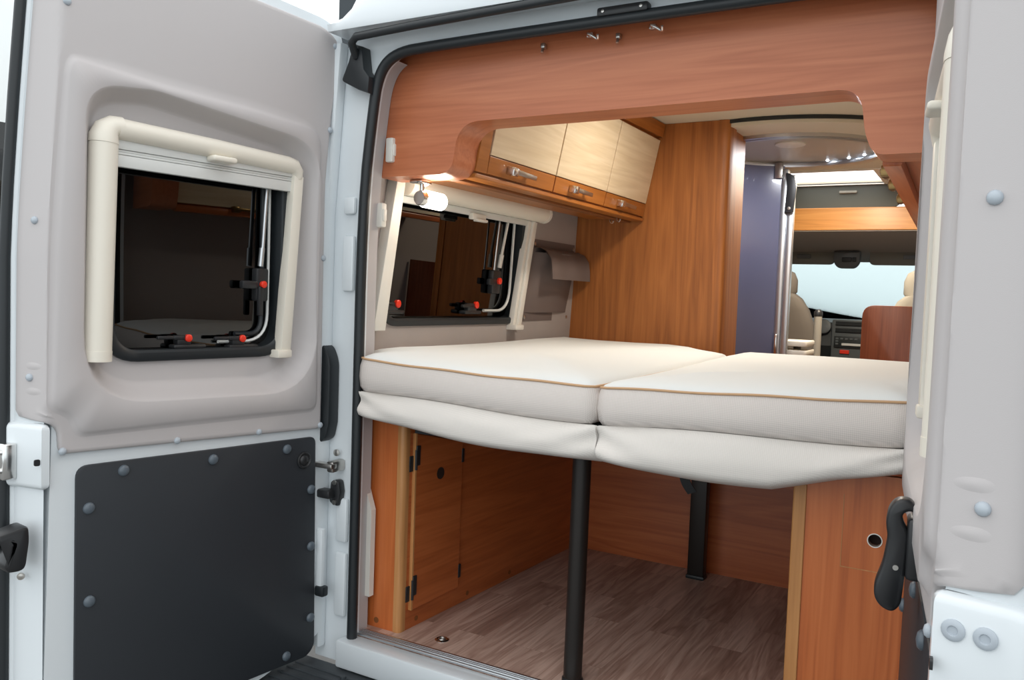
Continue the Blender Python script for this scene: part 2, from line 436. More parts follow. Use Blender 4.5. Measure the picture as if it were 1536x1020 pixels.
# bumper
bm = bmesh.new()
box(bm, (-1.0, -0.34, -0.30), (0.85, -0.03, -0.088), 0.02)
for k in range(7): box(bm, (-0.95, -0.31+k*0.035, -0.09), (0.80, -0.295+k*0.035, -0.085), 0.002)
for x in (-0.765, 0.55):
    lathe(bm, [(0.009, -0.09), (0.009, -0.081), (0.0, -0.08)], (x, -0.10, 0), (0, 0, 1), 10)
t = put('bumper', bm, 'bumper', smooth=40); tag(t, 'dark grey ribbed plastic step bumper under the white door sill', 'bumper')

# ------------------------------------------------------------------ the two rear doors
class Frame:
    def __init__(s, org, ang, side, lean=1.0):
        s.lean = lean
        a = math.radians(ang); s.o = Vector(org)
        s.d = Vector((-math.sin(a)*side, -math.cos(a), 0)); s.n = Vector((math.cos(a)*side, -math.sin(a), 0))
    def __call__(s, u, v, h):
        if u > 0.70 and v > 1.05:      # the free edge leans back over the upper third
            u -= s.lean*0.026*((v-1.05)/0.5)**1.3*min(1, (u-0.70)/0.05)
        return s.o+s.d*u+s.n*h+Vector((0, 0, v))     # u from hinge, v height, h towards the inside

TRIM = [(0.013, 0.604, 0.012), (0.016, 1.30, 0.03), (-0.002, 1.53, 0.05), (-0.021, 1.65, 0.02), (-0.016, 1.712, 0.02), (0.035, 1.734, 0.02), (0.27, 1.745), (0.792, 1.75, 0.01),
        (0.793, 0.80, 0.0), (0.793, 0.70, 0.012), (0.757, 0.692, 0.02), (0.739, 0.676, 0.02), (0.736, 0.621, 0.012)]
PLAT = [(0.030, 0.655, 0.03), (0.035, 1.452, 0.06), (0.27, 1.470), (0.520, 1.477), (0.752, 1.492, 0.04), (0.762, 0.72, 0.02), (0.715, 0.70, 0.03), (0.705, 0.655, 0.03)]
REC = [(0.0455, 0.715, 0.17), (0.0455, 1.405, 0.11), (0.53, 1.452, 0.02), (0.691, 1.435, 0.14), (0.693, 0.728, 0.16)]
RIN = [(0.082, 0.758, 0.15), (0.080, 1.375, 0.11), (0.53, 1.424, 0.02), (0.655, 1.405, 0.11), (0.658, 0.766, 0.13)]
HOLE = rrect(0.128, 0.826, 0.612, 1.340, 0.075, 8)

def trim_h(s):          # the free edge of the door is chamfered
    return -max(0.0, s-0.765)*2.55

def build_door(F, name, label, mirrored):
    D = thing(name, F(0, 0.6, -0.05), label, 'van door', kind='thing')
    # painted shell: flat frame with a cut-out, plus the chamfered free edge
    bm = bmesh.new()
    out = rpoly([(-0.014, -0.005, 0.03), (-0.008, 0.60), (-0.008, 1.30, 0.03), (-0.028, 1.53, 0.05), (-0.045, 1.65, 0.03), (-0.040, 1.735, 0.03), (0.02, 1.760, 0.03), (0.28, 1.775), (0.766, 1.78), (0.766, -0.10), (0.21, -0.083, 0.05)])
    prism(bm, out, -0.115, -0.014, F, [rpoly(REC, 6)])
    ch = [(0.764, -0.014), (0.793, -0.092), (0.799, -0.096), (0.802, -0.106), (0.802, -0.130), (0.764, -0.130)]
    for k in range(10):
        z0 = -0.10 if k == 0 else 1.05+(k-1)*0.73/9; z1 = 1.05+k*0.73/9
        prism(bm, ch, z0, z1, lambda a, b, h: F(a, h, b))
    shell = put('door_shell', bm, 'white', D, smooth=30)
    # moulded grey lining
    N = 300; c = (0.37, 1.08); bm = bmesh.new(); loops = []
    T = resample(rpoly(TRIM, 5), c, N)
    def shrink(l, d): return [(c[0]+(x-c[0])*(1-d/max(1e-6, math.hypot(x-c[0], y-c[1]))), c[1]+(y-c[1])*(1-d/max(1e-6, math.hypot(x-c[0], y-c[1])))) for x, y in l]
    loops.append([F(x, y, trim_h(x)-0.014) for x, y in T])
    loops.append([F(x, y, trim_h(x)-0.006) for x, y in T])
    loops.append([F(x, y, trim_h(x)-0.002) for x, y in shrink(T, 0.004)])
    loops.append([F(x, y, trim_h(x)-0.002) for x, y in shrink(T, 0.012)])
    P = resample(rpoly(PLAT, 6), c, N)
    T2 = shrink(T, 0.012)
    for k in [i/14 for i in range(1, 14)]:
        loops.append([F(a[0]*(1-k)+b[0]*k, a[1]*(1-k)+b[1]*k, trim_h(a[0]*(1-k)+b[0]*k)-0.002) for a, b in zip(T2, P)])
    loops.append([F(x, y, trim_h(x)-0.002) for x, y in P])
    loops.append([F(x, y, trim_h(x)+0.004) for x, y in shrink(P, 0.010)])
    loops.append([F(x, y, 0.010) for x, y in shrink(P, 0.018)])
    Rr = resample(rpoly(REC, 8), c, N); Ri = resample(rpoly(RIN, 8), c, N)
    mixl = lambda k: [(a[0]*(1-k)+b[0]*k, a[1]*(1-k)+b[1]*k) for a, b in zip(Rr, Ri)]
    for k, h in ((-0.06, 0.0102), (0.0, 0.009), (0.15, 0.001), (0.45, -0.018), (0.8, -0.038), (1.0, -0.044), (1.12, -0.045)):
        loops.append([F(x, y, h) for x, y in mixl(k)])
    Hh = resample(HOLE, c, N)
    loops.append([F(x, y, -0.045) for x, y in Hh]); loops.append([F(x, y, -0.10) for x, y in Hh])
    # small swages moulded into the free edge near the bolt
    loft(bm, loops)
    lining = put('lining', bm, 'trim', D, smooth=60, label='moulded warm grey lining round the window')
    for z0 in (0.760, 0.815):
        bm = bmesh.new(); L = []
        for i in range(13):
            u = 0.7655+0.0225*i/12
            L.append([F(u, z0+0.014*(j/8-1), trim_h(u)-0.004+0.0055*math.cos((j/8-1)*PI/2)**2*min(1, i/6)*min(1, (12-i)/4)) for j in range(17)])
        loft(bm, L, closed=False)
        put('swage', bm, 'trim', lining, smooth=70)
    for s, z in ((0.730, 0.627), (0.458, 0.620), (0.222, 0.616), (0.016, 0.614), (0.781, 0.790), (0.778, 1.130), (0.019, 1.092), (0.006, 1.454), (-0.006, 1.690), (0.757, 1.60)):
        bm = bmesh.new(); h = trim_h(s)-0.003
        ax = F.n if s < 0.765 else (F.n+F.d*2.3).normalized()
        lathe(bm, [(0.0085, 0), (0.0085, 0.003), (0.006, 0.006), (0.0, 0.0075)], F(s, z, h), ax, 12)
        put('rivet', bm, 'rivet', lining, smooth=60)
    # black board over the lower half
    bm = bmesh.new()
    pan = rpoly([(0.027, 0.5815, 0.02), (0.698, 0.5885, 0.03), (0.698, -0.10), (0.235, -0.062), (0.040, -0.060, 0.02), (0.014, -0.036, 0.03)])
    prism(bm, pan, -0.016, -0.006, F, bev=0.003)
    board = put('cover_board', bm, 'blackpanel', D, smooth=40, label='charcoal black board on the lower half')
    for s, z in ((0.59, 0.576), (0.356, 0.571), (0.127, 0.569), (0.04, 0.43), (0.036, 0.264), (0.032, 0.053), (0.114, -0.035), (0.67, 0.489), (0.667, 0.273)):
        z2 = z-0.012 if z > 0.56 else z
        bm = bmesh.new(); lathe(bm, [(0.0135, 0), (0.0135, 0.003), (0.010, 0.007), (0.0, 0.009)], F(s, z2, -0.006), F.n, 16)
        put('stud', bm, 'stud', board, smooth=60)
    bm = bmesh.new()
    lathe(bm, [(0.024, -0.002), (0.024, 0.005), (0.020, 0.007), (0.017, 0.004), (0.015, 0.004), (0.011, 0.009), (0.0, 0.010)], F(0.069, 0.519, -0.006), F.n, 24)
    put('plug', bm, 'blackpl', board, smooth=50)
    # window: rubber frame, inner gasket, tinted pane, latches, stay
    bm = bmesh.new()
    a = rrect(0.118, 0.815, 0.625, 1.346, 0.085, 8); b = rrect(0.140, 0.842, 0.598, 1.326, 0.065, 8)
    loft(bm, [[F(x, y, -0.060) for x, y in a], [F(x, y, -0.036) for x, y in a], [F(x, y, -0.033) for x, y in rrect(0.122, 0.819, 0.621, 1.342, 0.082, 8)],
              [F(x, y, -0.034) for x, y in rrect(0.135, 0.836, 0.604, 1.331, 0.068, 8)], [F(x, y, -0.040) for x, y in b], [F(x, y, -0.085) for x, y in b]])
    win = put('window', bm, 'rubber', D, smooth=40, label='black rubber window frame')
    bm = bmesh.new(); prism(bm, rrect(0.138, 0.840, 0.600, 1.328, 0.066, 8), -0.084, -0.080, F); put('pane', bm, 'glass', win, label='dark tinted pane')
    bm = bmesh.new()
    g = rpoly([(0.158, 1.315), (0.158, 0.856, 0.09), (0.31, 0.856)], 8)
    tube(bm, [(u, v, -0.066) for u, v in g], 0.0045, 6, f=F); put('gasket', bm, 'slat', win, smooth=60)
    bm = bmesh.new()
    tube(bm, [(u+0.018, v+0.02, -0.070) for u, v in rpoly([(0.158, 1.29), (0.158, 0.856, 0.09), (0.24, 0.856)], 8)], 0.007, 6, f=F); put('inner_seal', bm, 'rubber', win, smooth=60)
    bm = bmesh.new()
    tube(bm, [(0.176, 1.315, -0.050), (0.188, 1.085, -0.052)], 0.0055, 8, f=F); tube(bm, [(0.188, 1.11, -0.052), (0.191, 1.06, -0.054)], 0.008, 8, f=F)
    put('stay_arm', bm, 'alu', win, smooth=60)
    for (s, z, up) in ((0.410, 0.868, False), (0.253, 0.864, False), (0.190, 1.010, True)):
        bm = bmesh.new()
        if up:
            box(bm, (s-0.024, z-0.045, -0.075), (s+0.016, z+0.045, -0.050), 0.006, f=F)
            box(bm, (s-0.004, z-0.085, -0.055), (s+0.012, z-0.005, -0.043), 0.004, f=F)
            box(bm, (s+0.010, z-0.012, -0.066), (s+0.060, z+0.010, -0.048), 0.005, f=F)
        else:
            box(bm, (s-0.055, z-0.027, -0.075), (s+0.035, z-0.015, -0.045), 0.005, f=F)
            box(bm, (s-0.014, z-0.018, -0.070), (s+0.026, z+0.006, -0.046), 0.006, f=F)
            box(bm, (s-0.004, z-0.004, -0.058), (s+0.036, z+0.008, -0.044), 0.004, f=F)
            box(bm, (s+0.030, z-0.002, -0.055), (s+0.078, z+0.007, -0.046), 0.003, f=F)
        la = put('latch', bm, 'blackpl', win, smooth=40)
        bm = bmesh.new()
        lathe(bm, [(0.0095, 0), (0.0095, 0.008), (0.006, 0.010), (0, 0.0105)], F(s-0.003, z+0.001, -0.049), F.n, 14)
        put('red_button', bm, 'red', la if False else win, smooth=50, label='red release button')
    # pleated blind on its cream frame
    bm = bmesh.new()
    tube(bm, [(0.650, 0.838, -0.017), (0.640, 1.315, -0.017)], 0.0315, 20, f=F)
    tube(bm, [(0.640, 1.315, -0.017), (0.6395, 1.327, -0.017), (0.633, 1.345, -0.017), (0.620, 1.355, -0.017), (0.600, 1.356, -0.017)], [0.0325, 0.0322, 0.029, 0.025, 0.0245], 20, f=F)
    blind = put('blind_frame', bm, 'cream', D, smooth=50, label='cream plastic blind frame with a thick tube on one side')
    bm = bmesh.new(); tube(bm, [(0.6505, 0.822, -0.017), (0.650, 0.846, -0.017)], 0.0325, 20, f=F); put('end_cap', bm, 'cream', blind, smooth=50)
    bm = bmesh.new()
    tube(bm, [(0.612, 1.353, -0.017), (0.36, 1.347, -0.017), (0.135, 1.339, -0.017), (0.118, 1.336, -0.018), (0.106, 1.324, -0.019), (0.1035, 1.305, -0.021)], [0.0245, 0.0240, 0.0225, 0.022, 0.019, 0.0165], 18, f=F)
    put('top_tube', bm, 'cream', blind, smooth=50)
    bm = bmesh.new()
    prism(bm, [(0.088, 1.312), (0.121, 1.312), (0.153, 0.830), (0.119, 0.830)], -0.044, -0.006, F, bev=0.006)
    put('guide_rail', bm, 'cream', blind, smooth=40)
    bm = bmesh.new(); box(bm, (0.119, 0.812, -0.044), (0.166, 0.834, -0.002), 0.004, f=F); put('end_cap', bm, 'cream', blind, smooth=40)
    bm = bmesh.new()
    for za, zb, dh in ((1.330, 1.308, 0.0), (1.3075, 1.302, -0.004), (1.3015, 1.296, -0.002), (1.2955, 1.268, -0.003)):
        box(bm, (0.106, zb, -0.035), (0.612, za, -0.016+dh), 0.0015, f=F)
    put('blind', bm, 'slat', blind, smooth=40, label='folded pale grey blind')
    bm = bmesh.new(); box(bm, (0.316, 1.312, -0.016), (0.384, 1.327, 0.020), 0.006, 3, f=F); put('pull_handle', bm, 'cream', blind, smooth=40)
    # lock housing on the free edge with its striker
    bm = bmesh.new()
    prof = [(0.752, -0.014), (0.757, -0.002), (0.774, -0.002), (0.798, -0.072), (0.808, -0.085), (0.808, -0.120), (0.752, -0.120)]
    prism(bm, prof, 0.545, 0.690, lambda a, b, h: F(a, h, b), bev=0.014, seg=4)
    lock = put('lock_housing', bm, 'white', D, smooth=50)
    bm = bmesh.new(); prism(bm, rpoly([(0.777, 0.602, 0.004), (0.801-0.012, 0.602, 0.004), (0.789, 0.616, 0.004), (0.777, 0.616, 0.004)]), -0.004, -0.0005, F); put('slot', bm, 'blackpl', lock)
    nb = (F.n*0.024+F.d*0.070).normalized()
    for b in ((0.781, -0.0225), (0.792, -0.053)) if mirrored else ():
        bm = bmesh.new(); lathe(bm, [(0.0125, -0.004), (0.0125, 0.002), (0.010, 0.004), (0.006, 0.004), (0.005, 0.002), (0, 0.002)], F(b[0], 0.650, b[1]), nb, 18)
        put('bolt', bm, 'rivet', lock, smooth=50)
    if not mirrored:
        bm = bmesh.new()
        for z in (0.585, 0.625): tube(bm, [(0.806, z, -0.072), (0.865, z+0.002, -0.080)], 0.006, 8, f=F)
        box(bm, (0.797, 0.565, -0.090), (0.826, 0.645, -0.066), 0.004, f=F)
        put('striker', bm, 'chrome', lock, smooth=50)
        bm = bmesh.new()
        prism(bm, rpoly([(0.862, 0.462, 0.01), (0.796, 0.476, 0.015), (0.794, 0.44, 0.01), (0.802, 0.376, 0.02), (0.838, 0.378, 0.02), (0.848, 0.395, 0.01), (0.826, 0.442, 0.01), (0.862, 0.440, 0.008)]), -0.060, -0.004, F, bev=0.008)
        put('latch_handle', bm, 'blackpl', D, smooth=40)
        bm = bmesh.new(); lathe(bm, [(0.008, 0), (0.008, 0.004), (0.004, 0.004), (0, 0.006)], F(0.792, 0.351, -0.055), (F.n+F.d*0.8).normalized(), 12); put('bolt', bm, 'steel', D, smooth=50)
    else:
        bm = bmesh.new()      # hooked grab handle standing off the lining
        fin = rpoly([(0.004, 0.712), (0.010, 0.729, 0.008), (0.030, 0.731, 0.012), (0.042, 0.716, 0.012), (0.045, 0.690, 0.01), (0.041, 0.672, 0.012), (0.046, 0.630, 0.03), (0.055, 0.602, 0.012), (0.056, 0.583, 0.012), (0.047, 0.568, 0.012), (0.030, 0.561, 0.014), (0.019, 0.574, 0.012), (0.015, 0.630, 0.03), (0.013, 0.680, 0.015), (0.022, 0.697, 0.012), (0.024, 0.708, 0.008), (0.016, 0.714, 0.006)], 5)
        prism(bm, fin, 0.462, 0.494, lambda a, b, h: F(h, b, a), bev=0.005)
        box(bm, (0.452, 0.615, -0.006), (0.505, 0.705, 0.016), 0.006, f=F)
        gh = put('grab_handle', bm, 'blackpl', D, smooth=60, label='curved black grab handle')
        bm = bmesh.new(); lathe(bm, [(0.004, 0), (0.004, 0.002), (0, 0.002)], F(0.4945, 0.630, 0.029), F.d, 12); put('screw', bm, 'steel', gh, smooth=50)
    # rubber lip along the free edge
    bm = bmesh.new(); tube(bm, [(0.8085, -0.09, -0.106), (0.8085, 0.55, -0.106), (0.8085, 1.05, -0.106), (0.8085, 1.2, -0.106), (0.8085, 1.4, -0.106), (0.8085, 1.6, -0.106), (0.8085, 1.76, -0.106)], 0.012, 10, f=F); put('edge_seal', bm, 'rubber', D, smooth=60)
    return D

FL = Frame((-0.892, -0.06, 0), 8.0, 1)
FR = Frame((0.632, -0.06, 0), 6.5, -1, 0.25)
build_door(FL, 'van_door', 'open left-hand rear van door showing its whole inner face with window and black board', False)
build_door(FR, 'van_door.001', 'open right-hand rear van door seen edge-on with a curved black grab handle', True)

# fittings on the left pillar
bm = bmesh.new()
prism(bm, rpoly([(-0.822, 1.688), (-0.792, 1.678), (-0.782, 1.615), (-0.762, 1.592), (-0.765, 1.548), (-0.80, 1.560), (-0.862, 1.590, 0.01), (-0.838, 1.64)]), -0.062, -0.02, XZ, bev=0.005)
tag(put('corner_gusset', bm, 'rubber', smooth=40), 'black rubber gusset in the top left corner of the doorway', 'gusset')
bm = bmesh.new()
prism(bm, rpoly([(-0.94, 0.54, 0.02), (-0.886, 0.575, 0.01), (-0.876, 0.62), (-0.876, 0.80, 0.03), (-0.90, 0.845, 0.02), (-0.94, 0.845)]), -0.064, -0.02, XZ, bev=0.006)
tag(put('pillar_cover', bm, 'rubber', smooth=40), 'tall black plastic cover on the left pillar beside the bed', 'cover')
t = thing('door_check', (-0.885, -0.06, 0.50), 'metal door check strap with rubber end on the left pillar', 'door check')
bm = bmesh.new(); box(bm, (-0.925, -0.085, 0.492), (-0.842, -0.060, 0.507), 0.004); box(bm, (-0.87, -0.075, 0.480), (-0.845, -0.02, 0.513), 0.006); put('strap', bm, 'steel', t, smooth=40)
bm = bmesh.new(); lathe(bm, [(0.010, 0), (0.010, 0.006), (0.005, 0.008), (0, 0.008)], (-0.866, -0.034, 0.532), (0, -1, 0), 14); put('bolt', bm, 'steel', t, smooth=50)
t = thing('striker_bracket', (-0.865, -0.05, 0.42), 'black hinge bracket bolted to the left pillar below the door check', 'bracket')
bm = bmesh.new()
prism(bm, rpoly([(-0.885, 0.385, 0.012), (-0.850, 0.375, 0.012), (-0.843, 0.42), (-0.850, 0.455, 0.012), (-0.880, 0.450, 0.012)]), -0.045, -0.02, XZ, bev=0.005)
box(bm, (-0.93, -0.070, 0.40), (-0.862, -0.035, 0.425), 0.006); put('plate', bm, 'blackpl', t, smooth=40)
for z in (0.388, 0.446):
    bm = bmesh.new(); lathe(bm, [(0.007, 0), (0.007, 0.004), (0, 0.005)], (-0.862, -0.045, z), (0, -1, 0), 12); put('bolt', bm, 'steel', t, smooth=50)
t = thing('pillar_catch', (-0.90, -0.06, 0.22), 'small white catch with black end on the lower left pillar', 'catch')
bm = bmesh.new(); box(bm, (-0.912, -0.070, 0.12), (-0.884, -0.050, 0.31), 0.006); put('body', bm, 'white', t, smooth=40)
bm = bmesh.new(); box(bm, (-0.905, -0.075, 0.112), (-0.872, -0.050, 0.142), 0.005); put('buffer', bm, 'rubber', t, smooth=40)
t = thing('roof_fitting', (-0.03, -0.03, 1.682), 'black oblong fitting screwed above the hooks at the top of the doorway', 'fitting')
bm = bmesh.new(); box(bm, (-0.092, -0.045, 1.670), (0.036, -0.015, 1.692), 0.006); put('housing', bm, 'blackpl', t, smooth=40)
for x in (-0.075, 0.02):
    bm = bmesh.new(); lathe(bm, [(0.004, 0), (0.004, 0.002), (0, 0.003)], (x, -0.045, 1.681), (0, -1, 0), 10); put('screw', bm, 'steel', t, smooth=50)
for i, (x, lab) in enumerate(((-0.127, 'bent chrome hook under the header seal left of the black oblong fitting'), (0.037, 'bent chrome hook under the header seal right of the black oblong fitting'))):
    bm = bmesh.new()
    tube(bm, smooth_path([(x-0.020, 0.045, 1.656), (x-0.018, 0.020, 1.656), (x-0.008, 0.012, 1.652), (x+0.010, 0.020, 1.640), (x+0.016, 0.015, 1.637), (x+0.018, 0.005, 1.645)], 1), 0.0035, 8)
    box(bm, (x-0.028, 0.036, 1.652), (x-0.010, 0.051, 1.664), 0.003)
    tag(put('coat_hook' if i == 0 else 'coat_hook.001', bm, 'chrome', smooth=50), lab, 'hook', 'chrome hooks over the doorway')
for i, (x, lab) in enumerate(((-0.277, 'tiny metal clip on the wooden header, leftmost under the seal'), (-0.070, 'tiny metal clip on the wooden header between the two hooks'))):
    bm = bmesh.new(); box(bm, (x-0.006, 0.036, 1.640), (x+0.006, 0.051, 1.654), 0.003); lathe(bm, [(0.004, 0), (0.004, 0.012), (0, 0.013)], (x, 0.040, 1.64), (0, -0.4, -1), 8)
    tag(put('header_clip' if i == 0 else 'header_clip.001', bm, 'steel', smooth=50), lab, 'clip', 'clips on the header')
for i, (x, y, z, hz, lab) in enumerate(((-0.800, 0.052, 1.225, 0.035, 'small white clip on the lining beside the lit reading lamp window'), (-0.768, 0.052, 1.41, 0.035, 'small white clip beside the left end of the wooden header'))):
    bm = bmesh.new(); box(bm, (x-0.012, y-0.012, z-hz), (x+0.014, y+0.012, z+hz), 0.005); box(bm, (x+0.010, y-0.008, z-hz*.5), (x+0.018, y+0.008, z+hz*.5), 0.003)
    tag(put('lining_clip' if i == 0 else 'lining_clip.001', bm, 'creamcap', smooth=40), lab, 'clip', 'white clips on the lining')

# ------------------------------------------------------------------ wooden header over the doorway
lo = rpoly([(-0.812, 1.335), (-0.556, 1.335, 0.045), (-0.538, 1.4735, 0.085), (0.490, 1.4735, 0.075), (0.503, 1.375, 0.05), (0.522, 1.331, 0.04), (0.715, 1.331), (0.70, 1.62), (0.69, 1.735), (-0.74, 1.735), (-0.766, 1.62)], 12)
bm = bmesh.new(); prism(bm, lo, 0.052, 0.165, XZ)
tag(put('pelmet', bm, 'woodx', smooth=30), 'wide reddish cherry wood header panel arched over the bed opening', 'wood panel')

# ------------------------------------------------------------------ overhead lockers
def lp(v):                    # x of the leaning locker front at height v
    return -0.555+(v-1.355)*0.2
def LF(u, v, h): return Vector((lp(v)+h, u, v-0.2*h))
t = thing('overhead_locker', (-0.72, 0.8, 1.345), 'long overhead locker on the left wall with three pale maple flap doors', 'locker')
bm = bmesh.new()
for y0, y1 in ((0.168, 1.496),):
    prism(bm, [(-0.80, 1.352), (-0.563, 1.352), (lp(1.74)-0.012, 1.744), (-0.835, 1.744), (-0.85, 1.42), (-0.80, 1.40)], y0, y1, lambda u, v, h: Vector((u, h, v)))
carc = put('carcass', bm, 'lockw', t)
bm = bmesh.new(); box(bm, (-0.600, 0.166, 1.340), (-0.548, 1.496, 1.3535), 0.003); put('bottom_rail', bm, 'lockw', t)
bm = bmesh.new(); box(bm, (-0.64, 0.166, 1.334), (-0.606, 1.496, 1.352), 0.002); put('light_rail', bm, 'dowel', t)
bm = bmesh.new(); prism(bm, [(0.166, 1.360), (0.226, 1.360), (0.200, 1.70), (0.166, 1.70)], -0.012, 0.004, LF); put('end_filler', bm, 'lockw', t)
bm = bmesh.new(); prism(bm, [(0.20, 1.680), (1.496, 1.690), (1.496, 1.742), (0.20, 1.742)], -0.012, 0.010, LF); put('top_rail', bm, 'lockw', t)
edges = [(0.229, 0.650), (0.657, 1.077), (1.086, 1.494)]
hy = [(0.355, 0.375+0.13), (0.786, 0.90), (1.216, 1.32)]
for i, (y0, y1) in enumerate(edges):
    bm = bmesh.new(); prism(bm, [(y0, 1.415), (y1, 1.415), (y1, 1.677), (y0, 1.677)], -0.012, 0.004, LF, bev=0.0015)
    d = put('door', bm, 'maple', t, label='pale maple flap door')
    bm = bmesh.new(); prism(bm, [(y0 if i else 0.229, 1.3605), (y1, 1.3605), (y1, 1.412), (y0 if i else 0.229, 1.412)], -0.012, 0.0035, LF, bev=0.0015); put('lower_strip', bm, 'lockw', d, label='cherry wood strip')
    ya = hy[i][0]; bm = bmesh.new()
    prism(bm, [(ya+0.002, 1.380), (ya+0.130, 1.378), (ya+0.130, 1.392), (ya+0.002, 1.396)], 0.022, 0.028, LF, bev=0.002)
    box(bm, (ya+0.095, 1.380, 0.003), (ya+0.112, 1.391, 0.026), 0.002, f=LF)
    hd = put('handle', bm, 'steel', d, smooth=40)
    bm = bmesh.new(); box(bm, (ya-0.022, 1.374, 0.003), (ya+0.012, 1.399, 0.030), 0.003, f=LF); put('push_button', bm, 'chrome', hd, smooth=40)
for x, y in ((-0.60, 1.33), (-0.66, 1.40)):
    bm = bmesh.new(); tube(bm, smooth_path([(x, y, 1.352), (x, y, 1.33), (x+0.012, y, 1.322), (x+0.016, y, 1.335)], 1), 0.003, 6); put('hook', bm, 'chrome', t, smooth=50)

t = thing('overhead_locker.001', (0.66, 1.3, 1.333), 'overhead locker on the right behind the header, seen from below with its handles', 'locker')
bm = bmesh.new(); prism(bm, [(0.545, 0.168), (0.795, 0.168), (0.795, 2.55), (0.485, 2.55)], 1.352, 1.744, XY); put('carcass', bm, 'woody', t)
bm = bmesh.new(); prism(bm, [(0.528, 0.168), (0.568, 0.168), (0.505, 2.55), (0.465, 2.55)], 1.322, 1.353, XY, bev=0.006); put('bottom_rail', bm, 'woody', t, smooth=40)
bm = bmesh.new(); prism(bm, [(0.170, 1.36), (2.54, 1.36), (2.54, 1.73), (0.170, 1.73)], -0.001, 0.012, lambda u, v, h: Vector((0.549-u*0.0258-h-(v-1.36)*0.0, u, v))); put('door', bm, 'maple', t)
for y in (0.44, 0.69, 1.02):
    bm = bmesh.new(); xx = 0.535-y*0.0258
    box(bm, (xx-0.030, y-0.02, 1.345), (xx-0.020, y+0.09, 1.360), 0.003); box(bm, (xx-0.028, y-0.022, 1.338), (xx+0.004, y+0.012, 1.366), 0.003)
    put('handle', bm, 'brass', t, smooth=40)

# ceiling lamp inside, above the bed
t = thing('ceiling_lamp', (-0.1, 0.85, 1.73), 'round ceiling lamp above the bed', 'lamp')
bm = bmesh.new(); lathe(bm, [(0.09, 0.0), (0.09, 0.012), (0.075, 0.016)], (-0.1, 0.85, 1.745), (0, 0, -1), 32); put('ring', bm, 'creamcap', t, smooth=40)
bm = bmesh.new(); lathe(bm, [(0.074, 0.0), (0.068, 0.020), (0.0, 0.024)], (-0.1, 0.85, 1.745), (0, 0, -1), 32); put('diffuser', bm, 'lampwarm', t, smooth=40)

# ------------------------------------------------------------------ left wall: window, blind, pocket, lamp
def WL_(u, v, h): return Vector((-0.885+max(0, v-0.85)*0.045+h, u, v))
w = thing('window_1', (-0.885, 0.6, 1.1), 'dark tinted side window on the left wall behind the bed', 'window', kind='structure')
bm = bmesh.new()
L = []
for (g, h) in ((0.0, -0.02), (0.0, 0.008), (0.004, 0.011), (0.018, 0.011), (0.024, 0.006), (0.024, -0.045)):
    L.append([WL_(u, v, h) for u, v in rrect(0.160+g, 0.895+g, 1.030-g, 1.355-g, 0.085-g, 8)])
loft(bm, L); put('frame', bm, 'rubber', w, smooth=40)
bm = bmesh.new(); prism(bm, rrect(0.180, 0.915, 1.010, 1.335, 0.065, 8), -0.042, -0.038, WL_); put('pane', bm, 'glass', w)
bm = bmesh.new(); tube(bm, [(u, v, -0.020) for u, v in rpoly([(0.985, 1.33), (0.985, 0.945, 0.10), (0.80, 0.945)], 8)], 0.006, 6, f=WL_); put('gasket', bm, 'slat', w, smooth=60)
bm = bmesh.new(); tube(bm, [(0.930, 1.325, -0.012), (0.890, 1.14, -0.014)], 0.0055, 8, f=WL_); tube(bm, [(0.895, 1.16, -0.014), (0.888, 1.11, -0.016)], 0.009, 8, f=WL_); put('stay_arm', bm, 'creamcap', w, smooth=60)
bm = bmesh.new(); tube(bm, [(0.865, 1.32, -0.014), (0.850, 1.10, -0.016)], 0.004, 8, f=WL_); put('stay_arm', bm, 'alu', w, smooth=60)
for (u, v, up) in ((0.245, 0.962, False), (0.715, 0.962, False), (0.868, 1.055, True)):
    bm = bmesh.new()
    if up:
        box(bm, (u-0.03, v-0.045, -0.035), (u+0.03, v+0.045, -0.010), 0.006, f=WL_); box(bm, (u-0.055, v-0.012, -0.025), (u-0.01, v+0.012, -0.008), 0.004, f=WL_)
    else:
        box(bm, (u-0.060, v-0.030, -0.035), (u+0.050, v-0.016, -0.005), 0.004, f=WL_); box(bm, (u-0.040, v-0.020, -0.030), (u+0.020, v+0.010, -0.006), 0.006, f=WL_); box(bm, (u-0.075, v-0.006, -0.020), (u-0.01, v+0.006, -0.006), 0.004, f=WL_)
    put('latch', bm, 'blackpl', w, smooth=40)
    bm = bmesh.new(); lathe(bm, [(0.013, 0), (0.013, 0.010), (0.008, 0.013), (0, 0.013)], WL_(u+0.012, v+0.004, -0.012), (1, 0, 0), 14); put('red_button', bm, 'red', w, smooth=50)

b = thing('window_blind', (-0.86, 0.6, 1.32), 'cream roller blind frame round the side window on the left wall', 'blind')
bm = bmesh.new()
prism(bm, [(0.088, 0.884), (0.146, 0.884), (0.200, 1.345), (0.158, 1.345)], 0.0, 0.040, WL_, bev=0.004)
rl = put('side_rail', bm, 'creamcap', b, smooth=40)
bm = bmesh.new(); prism(bm, rpoly([(0.150, 1.29), (0.192, 1.29), (0.205, 1.37, 0.012), (0.165, 1.37, 0.012)]), 0.0, 0.036, WL_, bev=0.004); pl = put('end_plate', bm, 'creamcap', b, smooth=40)
for z in (1.315, 1.345):
    bm = bmesh.new(); lathe(bm, [(0.006, 0), (0.006, 0.003), (0, 0.003)], WL_(0.178, z, 0.036), (1, 0, 0), 10); put('screw', bm, 'steel', pl, smooth=50)
bm = bmesh.new()
for k in range(3): prism(bm, [(0.955+k*0.024, 0.884), (0.976+k*0.024, 0.884), (1.045+k*0.024, 1.30), (1.024+k*0.024, 1.30)], 0.0, 0.024+0.008*(k % 2), WL_, bev=0.002)
put('side_rail', bm, 'creamcap', b, smooth=40)
